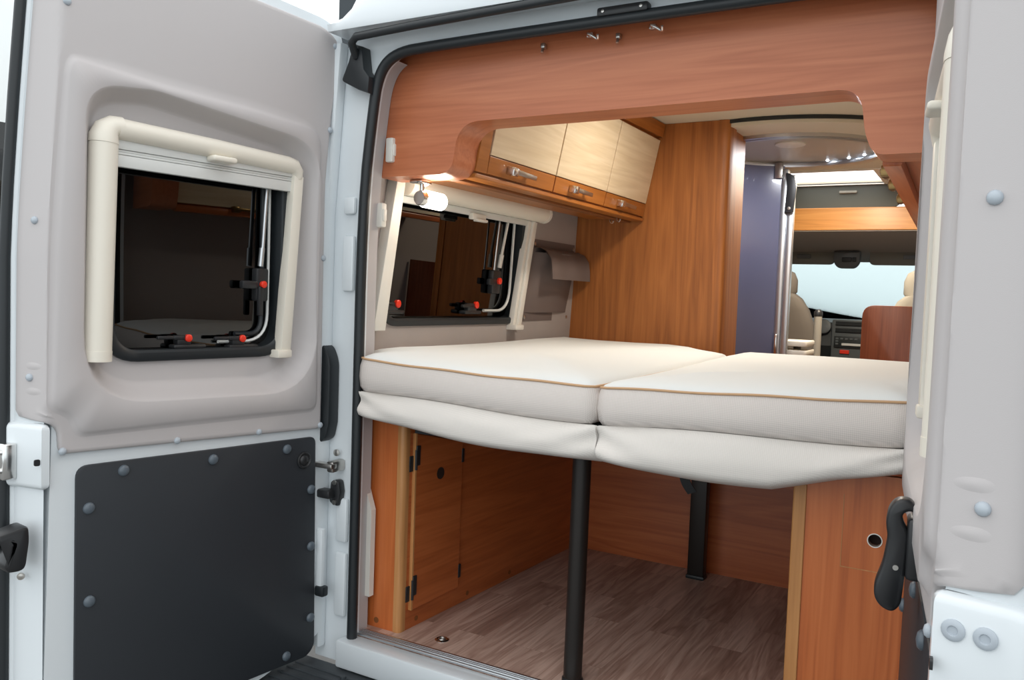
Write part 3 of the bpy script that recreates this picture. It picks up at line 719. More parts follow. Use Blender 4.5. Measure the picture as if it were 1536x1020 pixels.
bm = bmesh.new(); box(bm, (0.945, 0.872, 0.0), (1.010, 0.892, 0.045), 0.004, f=WL_); put('rail_foot', bm, 'creamcap', b, smooth=40)
bm = bmesh.new(); tube(bm, [(0.21, 1.338, 0.030), (1.118, 1.338, 0.030)], 0.036, 20, f=WL_); put('roller_cassette', bm, 'cream', b, smooth=50)
bm = bmesh.new(); tube(bm, [(1.116, 1.338, 0.030), (1.134, 1.338, 0.030)], 0.038, 20, f=WL_); put('end_cap', bm, 'creamcap', b, smooth=40)
bm = bmesh.new(); box(bm, (0.195, 1.282, 0.006), (1.090, 1.304, 0.020), 0.003, f=WL_); pb = put('pull_bar', bm, 'slat', b, smooth=40)
bm = bmesh.new(); box(bm, (0.60, 1.268, 0.014), (0.69, 1.290, 0.034), 0.004, f=WL_); box(bm, (0.62, 1.262, 0.022), (0.69, 1.272, 0.042), 0.003, f=WL_); put('pull_handle', bm, 'creamcap', pb, smooth=40)

t = thing('storage_pocket', (-0.87, 1.28, 1.07), 'taupe fabric storage pocket with a flap between the window and the wood wall', 'pocket')
bm = bmesh.new(); prism(bm, [(1.055, 0.905), (1.470, 0.905), (1.490, 1.238), (1.105, 1.238)], 0.001, 0.005, WL_); put('backing', bm, 'pocket', t)
bm = bmesh.new(); L = []
for i in range(13):
    k = i/12; z = 0.940+k*0.245; bul = 0.012+0.055*k**1.6
    row = []
    for j in range(15):
        q = j/14; u = (1.070+0.055*k)+(0.385)*q
        row.append(WL_(u, z, 0.005+bul*math.sin(PI*min(1, q*1.02+0.0))**0.6 if 0 < q < 1 else 0.005))
    L.append(row)
loft(bm, L, closed=False); put('pouch', bm, 'pocket', t, smooth=60)
bm = bmesh.new()
fl = [(1.205, 0.006), (1.203, 0.035), (1.190, 0.065), (1.160, 0.082), (1.120, 0.090), (1.078, 0.094)]
L = [[WL_(1.112+(0.013 if i > 2 else 0)+0.360*j/10, z, h+0.003*math.sin(j*1.3)) for j in range(11)] for i, (z, h) in enumerate(fl)]
L += [[p+Vector((-0.004, 0, 0)) for p in l] for l in L[::-1]]
loft(bm, L, closed=False); put('flap', bm, 'pocket', t, smooth=60)
for u, z in ((1.118, 1.218), (1.476, 1.218), (1.073, 0.920), (1.455, 0.920)):
    bm = bmesh.new(); lathe(bm, [(0.008, 0), (0.008, 0.003), (0.004, 0.005), (0, 0.005)], WL_(u, z, 0.005), (1, 0, 0), 12); put('snap', bm, 'steel', t, smooth=50)

t = thing('reading_lamp', (-0.72, 0.145, 1.34), 'lit reading lamp with white cylinder shade hanging under the header', 'lamp')
bm = bmesh.new(); box(bm, (-0.745, 0.112, 1.324), (-0.700, 0.164, 1.3348), 0.003); tube(bm, [(-0.72, 0.125, 1.336), (-0.72, 0.155, 1.325), (-0.72, 0.175, 1.334)], 0.008, 10); put('bracket', bm, 'chrome', t, smooth=40)
bm = bmesh.new(); tube(bm, [(-0.72, 0.142, 1.332), (-0.72, 0.142, 1.300)], 0.007, 12); put('stem', bm, 'chrome', t, smooth=50)
bm = bmesh.new(); lathe(bm, [(0.010, 0), (0.012, 0.006), (0.012, 0.018), (0.008, 0.022)], (-0.72, 0.142, 1.304), (0, 0, -1), 14); put('joint', bm, 'copper', t, smooth=50)
bm = bmesh.new(); lathe(bm, [(0.020, 0), (0.022, 0.004), (0.022, 0.022)], (-0.72, 0.128, 1.283), (0.05, 1, -0.02), 20); put('collar', bm, 'chrome', t, smooth=50)
bm = bmesh.new(); lathe(bm, [(0.0, 0.020), (0.024, 0.022), (0.026, 0.026), (0.026, 0.105), (0.022, 0.111), (0, 0.112)], (-0.72, 0.128, 1.283), (0.05, 1, -0.02), 24); put('lamp_shade', bm, 'shade', t, smooth=50)

# ------------------------------------------------------------------ the bed
def front_y(x):      # plan of the bed front: bowed a little
    return -0.045-0.022*math.cos((x+0.12)/0.75*1.35)
def pipe_z(x):
    if x < -0.041: k = (x+0.775)/0.734; return 0.812-0.016*k-0.004*math.sin(PI*k)
    k = (x+0.041)/0.67; return 0.795+0.024*k
def matt(name, plan, label, front):
    """plan: closed loop ccw from front-left; front: number of points of the front edge"""
    t = thing(name, (plan[0][0], plan[0][1], 0.72), label, 'mattress', 'cushions of the bed')
    n = len(plan); c = Vector((sum(p[0] for p in plan)/n, sum(p[1] for p in plan)/n))
    nor = []
    for i in range(n):
        a, b = Vector(plan[i-1]), Vector(plan[(i+1) % n]); d = (b-a).normalized(); nor.append(Vector((d.y, -d.x)))
    def ring(inset, fz):
        out = []
        for i in range(n):
            P = Vector(plan[i])
            if inset < 0.02: q = P-nor[i]*inset
            else:
                d = P-c; e = d.length; q = c+d*max(0.05, 1-inset/max(0.25, e)*(0.6+0.55*abs(d.normalized().dot(nor[i]))))
            out.append(Vector((q.x, q.y, fz(P.x, P.y))))
        return out
    base = lambda x, y: pipe_z(x)*(1-min(1, max(0, y)/0.9))+0.805*min(1, max(0, y)/0.9)
    bm = bmesh.new()
    wob = lambda x, y, a: a*noise.noise(Vector((x*3.1, y*2.2, 1.7)))
    rings = [ring(0.002, lambda x, y: base(x, y)), ring(0.008, lambda x, y: base(x, y)+0.007), ring(0.030, lambda x, y: base(x, y)+0.016), ring(0.07, lambda x, y: base(x, y)+0.023+wob(x, y, .004)),
             ring(0.14, lambda x, y: base(x, y)+0.029+wob(x, y, .006)), ring(0.22, lambda x, y: 0.836+wob(x, y, .006))]
    R = loft(bm, rings)
    cen = bm.verts.new((c.x, c.y, 0.842)); last = R[-1]
    for i in range(n): bm.faces.new((last[i], last[(i+1) % n], cen))
    put('top_cover', bm, 'mattop', t, smooth=70)
    bm = bmesh.new()
    lowf = lambda x, y: (base(x, y)-0.088+0.004*math.sin(x*9))
    loft(bm, [ring(0.0, base), ring(-0.006, lambda x, y: base(x, y)-0.02), ring(-0.008, lambda x, y: base(x, y)-0.05), ring(-0.004, lambda x, y: lowf(x, y)+0.012), ring(0.006, lambda x, y: lowf(x, y)), ring(0.05, lambda x, y: lowf(x, y)-0.006)], cap1=True)
    put('side_band', bm, 'matband', t, smooth=70)
    bm = bmesh.new(); P = ring(-0.001, lambda x, y: base(x, y)+0.001+0.0012*math.sin(x*23)); tube(bm, P, 0.0032, 6, closed=True); put('piping', bm, 'piping', t, smooth=70)
    return t
def front_pts(x0, x1, n, r0, r1):
    out = []
    for i in range(n+1):
        x = x0+(x1-x0)*i/n; y = front_y(x)
        if x-x0 < r0: y += 0.5*(r0-(x-x0))**2/r0
        if x1-x < r1: y += 0.5*(r1-(x1-x))**2/r1
        out.append((x, y))
    return out
planL = front_pts(-0.778, -0.050, 36, 0.03, 0.02)+[(-0.049, y) for y in (0.0, 0.15, 0.35, 0.55, 0.75, 0.95, 1.08)]+[(-0.053, 1.13), (-0.075, 1.18), (-0.13, 1.24), (-0.20, 1.32), (-0.27, 1.42), (-0.34, 1.475), (-0.5, 1.488), (-0.7, 1.488), (-0.85, 1.485), (-0.874, 1.47)]+[(-0.876, y) for y in (1.2, 0.9, 0.6, 0.3, 0.14)]+[(-0.86, 0.085), (-0.80, 0.06), (-0.783, 0.03)]
planR = front_pts(-0.033, 0.640, 34, 0.02, 0.03)+[(0.648, 0.03), (0.67, 0.07), (0.74, 0.10), (0.76, 0.16)]+[(0.76, y) for y in (0.4, 0.7, 1.0, 1.28)]+[(0.73, 1.33)]+[(x, 1.335) for x in (0.6, 0.4, 0.2, 0.05)]+[(0.0, 1.32), (-0.028, 1.28), (-0.033, 1.2)]+[(-0.034, y) for y in (1.0, 0.7, 0.4, 0.15, 0.0)]
matt('mattress', planL, 'left half of the cream bed mattress with tan piping, against the side window', 36)
matt('mattress.001', planR, 'right half of the cream bed mattress with tan piping, ending at the right-hand door', 34)

def skirt(name, x0, x1, botf, label):
    bm = bmesh.new(); rows = []; nx, nz = 60, 12
    def P(i, k, back=0.0):
        x = x0+(x1-x0)*i/nx; q = i/nx
        zt = pipe_z(x)-0.090+0.004*math.sin(x*9); zb = botf(q)
        z = zt+(zb-zt)*k
        e = min(q, 1-q); pin = math.exp(-e/0.05)
        y = front_y(x)+0.010-(0.020*math.sin(PI*min(1, k*0.9))**0.8)*(1-0.75*pin)+(0.03*max(0, k-0.86)/0.14)
        y += 0.005*math.sin((k*2.2+q*5)*2.1)*math.exp(-e/0.16)+0.003*noise.noise(Vector((x*5, k*3, 0.3)))
        # folds fanning from the pinched ends
        y += 0.006*math.sin(10*(k-0.15)-e*26)*math.exp(-e/0.10)
        return Vector((x, y+back, z))
    rows = [[P(i, k/nz) for i in range(nx+1)] for k in range(nz+1)]
    rows += [[P(i, 1)+Vector((0, 0.012, 0.004)) for i in range(nx+1)]]
    rows += [[P(i, k/nz, 0.010) for i in range(nx+1)] for k in range(nz-1, -1, -1)]
    loft(bm, rows, closed=False)
    o = put(name, bm, 'skirt', smooth=70); tag(o, label, 'bed skirt', 'cloth skirts of the bed')
skirt('bed_skirt', -0.780, -0.040, lambda q: 0.640-0.030*math.sin(PI*min(1, q*0.62))+0.003*math.sin(q*9)-0.002*q, 'left piece of the cream cloth skirt hanging below the left mattress half')
skirt('bed_skirt.001', -0.0385, 0.634, lambda q: 0.614-0.014*math.sin(PI*min(1, q*1.25))+max(0, q-0.6)*0.145, 'right piece of the cream cloth skirt hanging below the right mattress half')

t = thing('bed_platform', (-0.1, 0.6, 0.0), 'bed base on two dark steel legs under the mattress', 'bed frame')
bm = bmesh.new(); box(bm, (-0.86, 0.06, 0.655), (0.75, 1.30, 0.695), 0.004); box(bm, (-0.66, 0.062, 0.60), (0.38, 0.108, 0.656)); box(bm, (-0.62, 1.06, 0.60), (0.38, 1.11, 0.656)); put('base', bm, 'blackpl', t)
bm = bmesh.new(); tube(bm, [(-0.143, 0.085, 0.0), (-0.140, 0.085, 0.63)], 0.0245, 24)
lg = put('leg', bm, 'leg', t, smooth=50)
bm = bmesh.new(); lathe(bm, [(0.028, 0), (0.028, 0.006), (0.025, 0.010)], (-0.143, 0.085, 0.0), (0, 0, 1), 24); put('foot', bm, 'rubber', lg, smooth=50)
bm = bmesh.new(); box(bm, (-0.152, 1.062, 0.012), (-0.092, 1.105, 0.63), 0.005); lg = put('leg', bm, 'leg', t, smooth=40)
bm = bmesh.new(); box(bm, (-0.156, 1.058, 0.0), (-0.088, 1.109, 0.014), 0.004); put('foot', bm, 'rubber', lg, smooth=40)
bm = bmesh.new(); L = []
for p in smooth_path([(-0.035, 0.58, 0.63), (-0.032, 0.58, 0.50), (-0.022, 0.585, 0.455), (0.000, 0.59, 0.425)], 2):
    L.append([p+Vector((-0.013, -.002, -0.006)), p+Vector((0.013, -.002, 0.006)), p+Vector((0.013, .002, 0.006)), p+Vector((-0.013, .002, -0.006))])
loft(bm, L, cap0=True, cap1=True); put('strap', bm, 'rubber', t)

# ------------------------------------------------------------------ cabinets under the bed
A = Vector((-0.700, 0.068, 0)); B = Vector((-0.659, 1.163, 0)); dv = (B-A).normalized(); nv = Vector((dv.y, -dv.x, 0))
def SD(u, v, h): return A+dv*u+nv*h+Vector((0, 0, v))        # side of the left cabinet, h towards the aisle
t = thing('storage_cabinet', (-0.77, 0.6, 0), 'low cherry wood cabinet under the left side of the bed with a hinged side door', 'cabinet')
bm = bmesh.new(); box(bm, (-0.865, 0.066, 0.0), (-0.716, 0.086, 0.65)); put('front_panel', bm, 'woodz', t)
bm = bmesh.new(); prism(bm, rpoly([(-0.722, 0.064), (-0.706, 0.064, 0.012), (-0.698, 0.074, 0.010), (-0.698, 0.092), (-0.722, 0.092)]), 0.0, 0.65, XY); put('edge_strip', bm, 'woodedge', t, smooth=40, label='pale rounded edge strip')
bm = bmesh.new(); prism(bm, [(0.02, 0.0), (1.095, 0.0), (1.095, 0.65), (0.02, 0.65)], -0.018, 0.0, SD, [[(0.046, 0.064), (0.277, 0.064), (0.277, 0.53), (0.046, 0.53)]]); put('side_panel', bm, 'woody', t)
bm = bmesh.new(); prism(bm, [(0.0405, 0.0585), (0.280, 0.062), (0.280, 0.535), (0.0405, 0.590)], -0.010, 0.010, SD, bev=0.0015); d = put('door', bm, 'woody', t)
bm = bmesh.new(); prism(bm, [(0.0385, 0.0585), (0.0455, 0.0585), (0.0455, 0.590), (0.0385, 0.590)], -0.008, 0.0108, SD); put('door_edge', bm, 'woodedge', d, label='bright orange door edge')
bm = bmesh.new(); lathe(bm, [(0.0185, 0), (0.0185, 0.0015), (0.0, 0.0012)], SD(0.165, 0.452, 0.0098), nv, 24); put('finger_hole', bm, 'gap', d)
for z0 in (0.511, 0.120):
    bm = bmesh.new(); box(bm, (0.022, z0-0.035, -0.002), (0.044, z0+0.012, 0.004), 0.002, f=SD); box(bm, (0.042, z0-0.018, 0.006), (0.060, z0+0.042, 0.014), 0.002, f=SD); tube(bm, [(0.043, z0-0.03, 0.010), (0.043, z0+0.03, 0.010)], 0.005, 8, f=SD)
    put('hinge', bm, 'blackpl', t, smooth=40)
for z0 in (0.115, 0.49):
    bm = bmesh.new(); box(bm, (0.276, z0-0.022, 0.0), (0.290, z0+0.022, 0.012), 0.002, f=SD); put('catch', bm, 'blackpl', t, smooth=40)
for u in (0.078, 0.347, 0.609):
    bm = bmesh.new(); lathe(bm, [(0.008, 0), (0.008, 0.001), (0, 0.0012)], SD(u, 0.022, 0.0), nv, 16); put('screw_cap', bm, 'dowel', t)
bm = bmesh.new(); lathe(bm, [(0.009, 0), (0.009, 0.001), (0, 0.0012)], (-0.785, 0.066, 0.022), (0, -1, 0), 16); put('screw_cap', bm, 'dowel', t)

t = thing('storage_cabinet.001', (0.55, 0.6, 0), 'low cherry wood cabinet under the right side of the bed with a black round hole', 'cabinet')
hole = arc(0.570, 0.509, 0.0135, 0, 345, 23)
bm = bmesh.new(); prism(bm, [(0.424, 0.0), (0.652, 0.0), (0.652, 0.65), (0.424, 0.65)], 0.050, 0.068, XZ, [hole]); put('front_panel', bm, 'woodz', t)
bm = bmesh.new(); prism(bm, [(0.503, 0.440), (0.640, 0.440), (0.640, 0.442), (0.5045, 0.442), (0.5045, 0.60), (0.503, 0.60)], 0.0492, 0.0502, XZ); put('hatch_joint', bm, 'woodedge', t)
bm = bmesh.new(); prism(bm, rpoly([(0.395, 0.056, 0.006), (0.426, 0.046, 0.004), (0.426, 0.072), (0.395, 0.072)]), 0.0, 0.65, XY); put('edge_strip', bm, 'woodedge', t, smooth=40, label='pale edge strip')
bm = bmesh.new(); box(bm, (0.398, 0.070, 0.0), (0.416, 1.163, 0.65)); put('side_panel', bm, 'woody', t)
bm = bmesh.new()
ro = arc(0.570, 0.509, 0.0155, 0, 345, 23)
loft(bm, [[XZ(u, v, 0.051) for u, v in ro], [XZ(u, v, 0.0485) for u, v in ro], [XZ(u, v, 0.0485) for u, v in hole], [XZ(u, v, 0.066) for u, v in hole]]); put('hole_rim', bm, 'creamcap', t, smooth=40)
bm = bmesh.new(); box(bm, (0.54, 0.075, 0.47), (0.60, 0.078, 0.54)); put('hole_back', bm, 'gap', t)
bm = bmesh.new(); box(bm, (-0.665, 1.166, 0.0), (0.42, 1.184, 0.65)); tag(put('bulkhead_panel', bm, 'woodb'), 'wide cherry wood panel closing the storage space at the back under the bed', 'wood panel')
bm = bmesh.new(); box(bm, (-0.657, 1.150, 0.0), (-0.630, 1.165, 0.65), 0.003); tag(put('corner_batten', bm, 'woodz'), 'upright wood batten in the far left corner under the bed', 'batten')
t = thing('lashing_ring', (-0.57, 0.101, 0.0), 'round chrome lashing point set in the floor beside the left cabinet', 'lashing point')
bm = bmesh.new(); lathe(bm, [(0.021, -0.002), (0.021, 0.002), (0.017, 0.004), (0.013, 0.0015), (0.0, 0.001)], (-0.57, 0.101, 0.0), (0, 0, 1), 24); put('cup', bm, 'chrome', t, smooth=50)
bm = bmesh.new(); tube(bm, [(-0.57+0.010*math.cos(a*PI/8), 0.101+0.010*math.sin(a*PI/8), 0.004) for a in range(16)], 0.0022, 8, closed=True); put('ring', bm, 'steel', t, smooth=50)

# ------------------------------------------------------------------ wardrobe wall and shower cabin
t = thing('wardrobe', (-0.5, 1.6, 0), 'tall cherry wood wardrobe side standing behind the left half of the bed', 'wardrobe')
bm = bmesh.new(); prism(bm, [(-0.880, 0.0), (-0.880, 0.85), (-0.842, 1.744), (-0.235, 1.744), (-0.235, 0.0)], 1.500, 1.520, XZ); put('panel', bm, 'woodr', t)
bm = bmesh.new(); prism(bm, rpoly([(-0.240, 1.494), (-0.215, 1.494, 0.012), (-0.196, 1.502, 0.012), (-0.190, 1.535, 0.012), (-0.190, 1.575), (-0.240, 1.575)]), 0.0, 1.744, XY); put('edge_post', bm, 'woodr', t, smooth=40)
bm = bmesh.new(); box(bm, (-0.235, 1.575, 0.0), (-0.200, 1.76, 1.744)); put('side_panel', bm, 'woodr', t)

SC = (-0.07, 2.12)
t = thing('shower_ceiling', (SC[0], SC[1], 1.72), 'round grey shower ceiling with metal rim and small white LEDs', 'shower ceiling')
bm = bmesh.new(); lathe(bm, [(0.395, 0.0), (0.395, 0.02), (0.0, 0.021)], (SC[0], SC[1], 1.744), (0, 0, -1), 64); put('disc', bm, 'disc', t, smooth=40)
bm = bmesh.new()
for r0, r1, z0, z1 in ((0.395, 0.425, 1.702, 1.743),):
    prism(bm, arc(SC[0], SC[1], r1, 0, 354, 59), z0, z1, XY, [arc(SC[0], SC[1], r0, 0, 354, 59)])
put('rim', bm, 'alu', t, smooth=40)
bm = bmesh.new(); prism(bm, arc(SC[0], SC[1], 0.393, 0, 354, 59), 1.700, 1.712, XY, [arc(SC[0], SC[1], 0.372, 0, 354, 59)]); put('door_track', bm, 'alu', t, smooth=40)
bm = bmesh.new(); lathe(bm, [(0.065, 0.0), (0.065, 0.006), (0.055, 0.010), (0.0, 0.011)], (-0.06, 1.98, 1.723), (0, 0, -1), 24); put('vent_cap', bm, 'creamcap', t, smooth=40)
for a in (8, 24, 42, 58, 76):
    bm = bmesh.new(); rr = 0.362
    lathe(bm, [(0.007, 0), (0.006, 0.004), (0, 0.005)], (SC[0]+rr*math.cos(math.radians(a)), SC[1]+rr*math.sin(math.radians(a)), 1.7235), (0, 0, -1), 10); put('led', bm, 'led', t, smooth=50)
bm = bmesh.new(); prism(bm, arc(SC[0], SC[1], 0.625, 190, 360, 40)+arc(SC[0], SC[1], 0.425, 360, 190, 40), 1.716, 1.744, XY); c2 = put('ceiling_ring', bm, 'ceil', t, smooth=40)
bm = bmesh.new(); prism(bm, arc(SC[0], SC[1], 0.632, 190, 360, 40)+arc(SC[0], SC[1], 0.622, 360, 190, 40), 1.730, 1.7445, XY); put('edge_trim', bm, 'rubber', c2, smooth=40)

t = thing('shower_door', (SC[0]-0.3, SC[1]+0.3, 0.0), 'curved violet grey shower door with an aluminium edge post', 'shower door')
bm = bmesh.new(); R0 = 0.383
prism(bm, arc(SC[0], SC[1], R0, 195, 108, 30)+arc(SC[0], SC[1], R0-0.012, 108, 195, 30), 0.02, 1.704, XY); put('panel', bm, 'violet', t, smooth=40)
bm = bmesh.new()
px_, py_ = SC[0]+R0*math.cos(math.radians(105)), SC[1]+R0*math.sin(math.radians(105))
box(bm, (px_-0.030, py_-0.025, 0.02), (px_+0.005, py_+0.02, 1.69), 0.008); box(bm, (px_+0.004, py_-0.020, 0.02), (px_+0.038, py_+0.02, 1.66), 0.006); put('edge_post', bm, 'alu', t, smooth=40)
bm = bmesh.new(); box(bm, (px_-0.022, py_-0.050, 0.74), (px_-0.004, py_-0.026, 0.86), 0.005); put('handle', bm, 'chrome', t, smooth=40)
bm = bmesh.new(); prism(bm, rpoly([(px_-0.005, 1.670, 0.01), (px_+0.035, 1.655, 0.02), (px_+0.052, 1.60, 0.02), (px_+0.040, 1.47), (px_-0.002, 1.47), (px_+0.005, 1.60)]), py_-0.045, py_-0.028, XZ, bev=0.003); put('hinge_cover', bm, 'blackpl', t, smooth=40)
bm = bmesh.new(); box(bm, (px_-0.058, py_-0.05, 1.64), (px_-0.020, py_-0.027, 1.72), 0.004); put('roller', bm, 'steel', t, smooth=40)
bm = bmesh.new(); lathe(bm, [(0.008, 0), (0.008, 0.003), (0, 0.004)], (px_+0.02, py_-0.045, 1.49), (0, -1, 0), 12); put('screw', bm, 'steel', t, smooth=50)

# ------------------------------------------------------------------ front of the van
w = thing('window_2', (-0.08, 3.2, 1.78), 'bright white roof window beyond the shower', 'skylight', kind='structure')
bm = bmesh.new(); prism(bm, [(-0.36, 2.92), (0.20, 2.92), (0.20, 3.505), (-0.36, 3.505)], 1.738, 1.750, XY, [[(-0.33, 2.95), (0.17, 2.95), (0.17, 3.48), (-0.33, 3.48)]]); put('frame', bm, 'creamcap', w)
bm = bmesh.new(); prism(bm, [(-0.335, 2.945), (0.175, 2.945), (0.175, 3.485), (-0.335, 3.485)], 1.762, 1.770, XY); put('pane', bm, 'skylight', w)  # glowing pane, daylight put in as emission
bm = bmesh.new(); prism(bm, rpoly([(-0.60, 1.60), (0.245, 1.600, 0.05), (0.30, 1.70, 0.03), (0.30, 1.744), (-0.60, 1.744)]), 3.50, 3.53, XZ)
t = tag(put('cab_bulkhead', bm, 'dark'), 'dark grey green panel under the bright roof window', 'panel')
bm = bmesh.new(); box(bm, (-0.08, 3.485, 1.690), (0.02, 3.501, 1.705), 0.004); put('pull_handle', bm, 'seat', t, smooth=40)
bm = bmesh.new(); box(bm, (-0.75, 3.46, 1.468), (0.50, 3.50, 1.602), 0.004); tag(put('shelf_front', bm, 'shelfw'), 'honey coloured wood shelf front across the van above the cab', 'shelf front')
bm = bmesh.new(); prism(bm, [(3.47, 1.462), (3.47, 1.60), (4.2, 1.60), (4.62, 1.36), (4.60, 1.335), (4.2, 1.375)], -0.95, 0.86, YZ); struct(put('ceiling_cab', bm, 'head'))
for i, (x0, x1, lab) in enumerate(((-0.62, -0.19, 'grey sun visor left of the overhead console'), (0.03, 0.50, 'grey sun visor right of the overhead console'))):
    bm = bmesh.new(); prism(bm, rrect(x0, 1.295, x1, 1.400, 0.035), 4.16, 4.185, XZ, bev=0.006)
    v = put('sun_visor' if i == 0 else 'sun_visor.001', bm, 'visor', smooth=40); tag(v, lab, 'sun visor', 'sun visors over the windscreen')
    bm = bmesh.new(); box(bm, ((x0+x1)/2-0.03, 4.150, 1.335), ((x0+x1)/2+0.06, 4.161, 1.365), 0.003); put('label_patch', bm, 'dashgrey', v)
t = thing('overhead_console', (-0.09, 4.13, 1.36), 'grey overhead console in the middle above the windscreen', 'console')
bm = bmesh.new(); prism(bm, rpoly([(-0.185, 1.385, 0.01), (-0.02, 1.385, 0.01), (-0.02, 1.305, 0.03), (-0.05, 1.268, 0.02), (-0.155, 1.268, 0.02), (-0.185, 1.305, 0.03)]), 4.08, 4.15, XZ, bev=0.012); put('housing', bm, 'dashgrey', t, smooth=40)
bm = bmesh.new(); box(bm, (-0.13, 4.070, 1.310), (-0.07, 4.083, 1.340), 0.004); box(bm, (-0.065, 4.070, 1.310), (-0.04, 4.083, 1.340), 0.004); put('switch', bm, 'dash', t, smooth=40)
# windscreen and cab walls
w = thing('window_3', (-0.05, 4.6, 0.9), 'wide pale windscreen at the far end', 'windscreen', kind='structure')
bm = bmesh.new(); prism(bm, [(-0.80, 0.0), (0.70, 0.0), (0.70, 1.0), (-0.80, 1.0)], 0, 0.005, lambda u, v, h: Vector((u, 5.15-0.55*v+h, 0.78+0.60*v))); put('pane', bm, 'screen', w)
bm = bmesh.new()
for x in (-0.86, 0.70): prism(bm, [(x, -0.05), (x+0.07, -0.05), (x+0.07, 1.0), (x, 1.0)], -0.03, 0.03, lambda u, v, h: Vector((u, 5.15-0.55*v+h, 0.78+0.60*v)))
put('pillar', bm, 'head', w)
bm = bmesh.new(); prism(bm, [(3.45, 0.0), (5.2, 0.0), (5.2, 0.80), (4.65, 1.45), (3.45, 1.80)], -0.95, -0.90, YZ, [[(3.9, 0.90), (4.75, 0.90), (4.55, 1.30), (3.9, 1.32)]]); struct(put('wall_cab_left', bm, 'head'))
bm = bmesh.new(); prism(bm, [(3.45, 0.0), (5.2, 0.0), (5.2, 0.80), (4.65, 1.45), (3.45, 1.80)], 0.82, 0.87, YZ, [[(3.9, 0.90), (4.75, 0.90), (4.55, 1.30), (3.9, 1.32)]]); struct(put('wall_cab_right', bm, 'head'))
bm = bmesh.new(); box(bm, (-0.95, 4.55, -0.05), (0.87, 5.2, 0.02)); box(bm, (-0.95, 5.15, -0.05), (0.87, 5.2, 0.80)); struct(put('wall_front', bm, 'head'))
# dashboard
t = thing('dashboard', (-0.08, 4.4, 0.3), 'black dashboard with radio and vents seen past the shower door', 'dashboard')
bm = bmesh.new()
prism(bm, [(4.24, 0.35), (4.24, 0.60), (4.20, 0.74), (4.26, 0.90), (4.42, 0.925), (5.1, 0.84), (5.1, 0.35)], -0.86, 0.80, YZ); put('body', bm, 'dash', t)
bm = bmesh.new(); box(bm, (-0.180, 4.14, 0.60), (0.20, 4.30, 0.925), 0.012); put('centre_stack', bm, 'dashgrey', t, smooth=40)
for z0, z1 in ((0.884, 0.914), (0.838, 0.868)):
    bm = bmesh.new(); box(bm, (-0.155, 4.128, z0), (0.18, 4.145, z1), 0.004)
    for k in range(3): box(bm, (-0.150, 4.122, z0+0.005+k*0.009), (0.175, 4.130, z0+0.008+k*0.009))
    put('air_vent', bm, 'dash', t)
bm = bmesh.new(); box(bm, (-0.160, 4.126, 0.735), (0.18, 4.142, 0.812), 0.004); rd = put('radio', bm, 'dash', t, smooth=40)
for x, z in ((-0.14, 0.795), (-0.11, 0.795), (-0.08, 0.795), (-0.05, 0.795), (-0.14, 0.760), (-0.14, 0.778), (-0.02, 0.795)):
    bm = bmesh.new(); box(bm, (x-0.009, 4.120, z-0.006), (x+0.009, 4.127, z+0.006), 0.002); put('key', bm, 'dashgrey', rd)
bm = bmesh.new(); box(bm, (-0.11, 4.120, 0.750), (0.02, 4.127, 0.766), 0.002); put('display', bm, 'slat', rd)
bm = bmesh.new(); box(bm, (-0.12, 4.128, 0.694), (-0.06, 4.142, 0.720), 0.003); put('hazard_button', bm, 'red', t, label='red hazard switch')
bm = bmesh.new(); lathe(bm, [(0.05, 0), (0.05, 0.015), (0.035, 0.02), (0, 0.012)], (-0.245, 4.215, 0.87), (0, -1, 0.2), 24); put('air_vent', bm, 'dashgrey', t, smooth=40)

def seat(name, x0, x1, y0, lab, m):
    t = thing(name, ((x0+x1)/2, y0, 0.0), lab, 'seat', 'cab seats')
    cx = (x0+x1)/2; hw = (x1-x0)/2
    bm = bmesh.new(); L = []
    for z, k, yy in ((0.55, 0.92, 0.0), (0.62, 1.0, -0.03), (0.75, 1.0, -0.05), (0.88, 0.94, -0.07), (0.98, 0.80, -0.09), (1.05, 0.62, -0.10), (1.08, 0.45, -0.10)):
        L.append([Vector((cx+hw*k*u, y0+yy+v*0.07, z)) for u, v in [(math.copysign(abs(math.cos(a))**.5, math.cos(a)), math.copysign(abs(math.sin(a))**.6, math.sin(a))) for a in [2*PI*i/24 for i in range(24)]]])
    loft(bm, L, cap0=True, cap1=True); put('backrest', bm, m, t, smooth=60)
    bm = bmesh.new(); L = []
    for z, k in ((1.06, 0.40), (1.09, 0.50), (1.16, 0.50), (1.205, 0.42), (1.225, 0.25)):
        L.append([Vector((cx+hw*k*u, y0-0.10+v*0.055, z)) for u, v in [(math.copysign(abs(math.cos(a))**.6, math.cos(a)), math.sin(a)) for a in [2*PI*i/20 for i in range(20)]]])
    loft(bm, L, cap0=True, cap1=True); put('headrest', bm, m, t, smooth=60)
    bm = bmesh.new(); box(bm, (x0, y0, 0.38), (x1, y0+0.5, 0.56), 0.05, 3); put('cushion', bm, m, t, smooth=50)
    bm = bmesh.new(); box(bm, (cx-0.18, y0+0.05, 0.0), (cx+0.18, y0+0.42, 0.38), 0.01); put('pedestal', bm, 'dashgrey', t)
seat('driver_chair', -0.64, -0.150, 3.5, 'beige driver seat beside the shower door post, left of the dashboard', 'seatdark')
seat('passenger_chair', 0.22, 0.66, 3.3, 'beige passenger seat whose headrest shows above the wooden bench back', 'seat')
bm = bmesh.new()
tube(bm, [(-0.085, 3.05, 0.0), (-0.085, 3.05, 0.955)], 0.022, 16); t = tag(put('seat_belt_post', bm, 'seat', smooth=50), 'slim beige upright post between the driver seat and the dashboard', 'post')
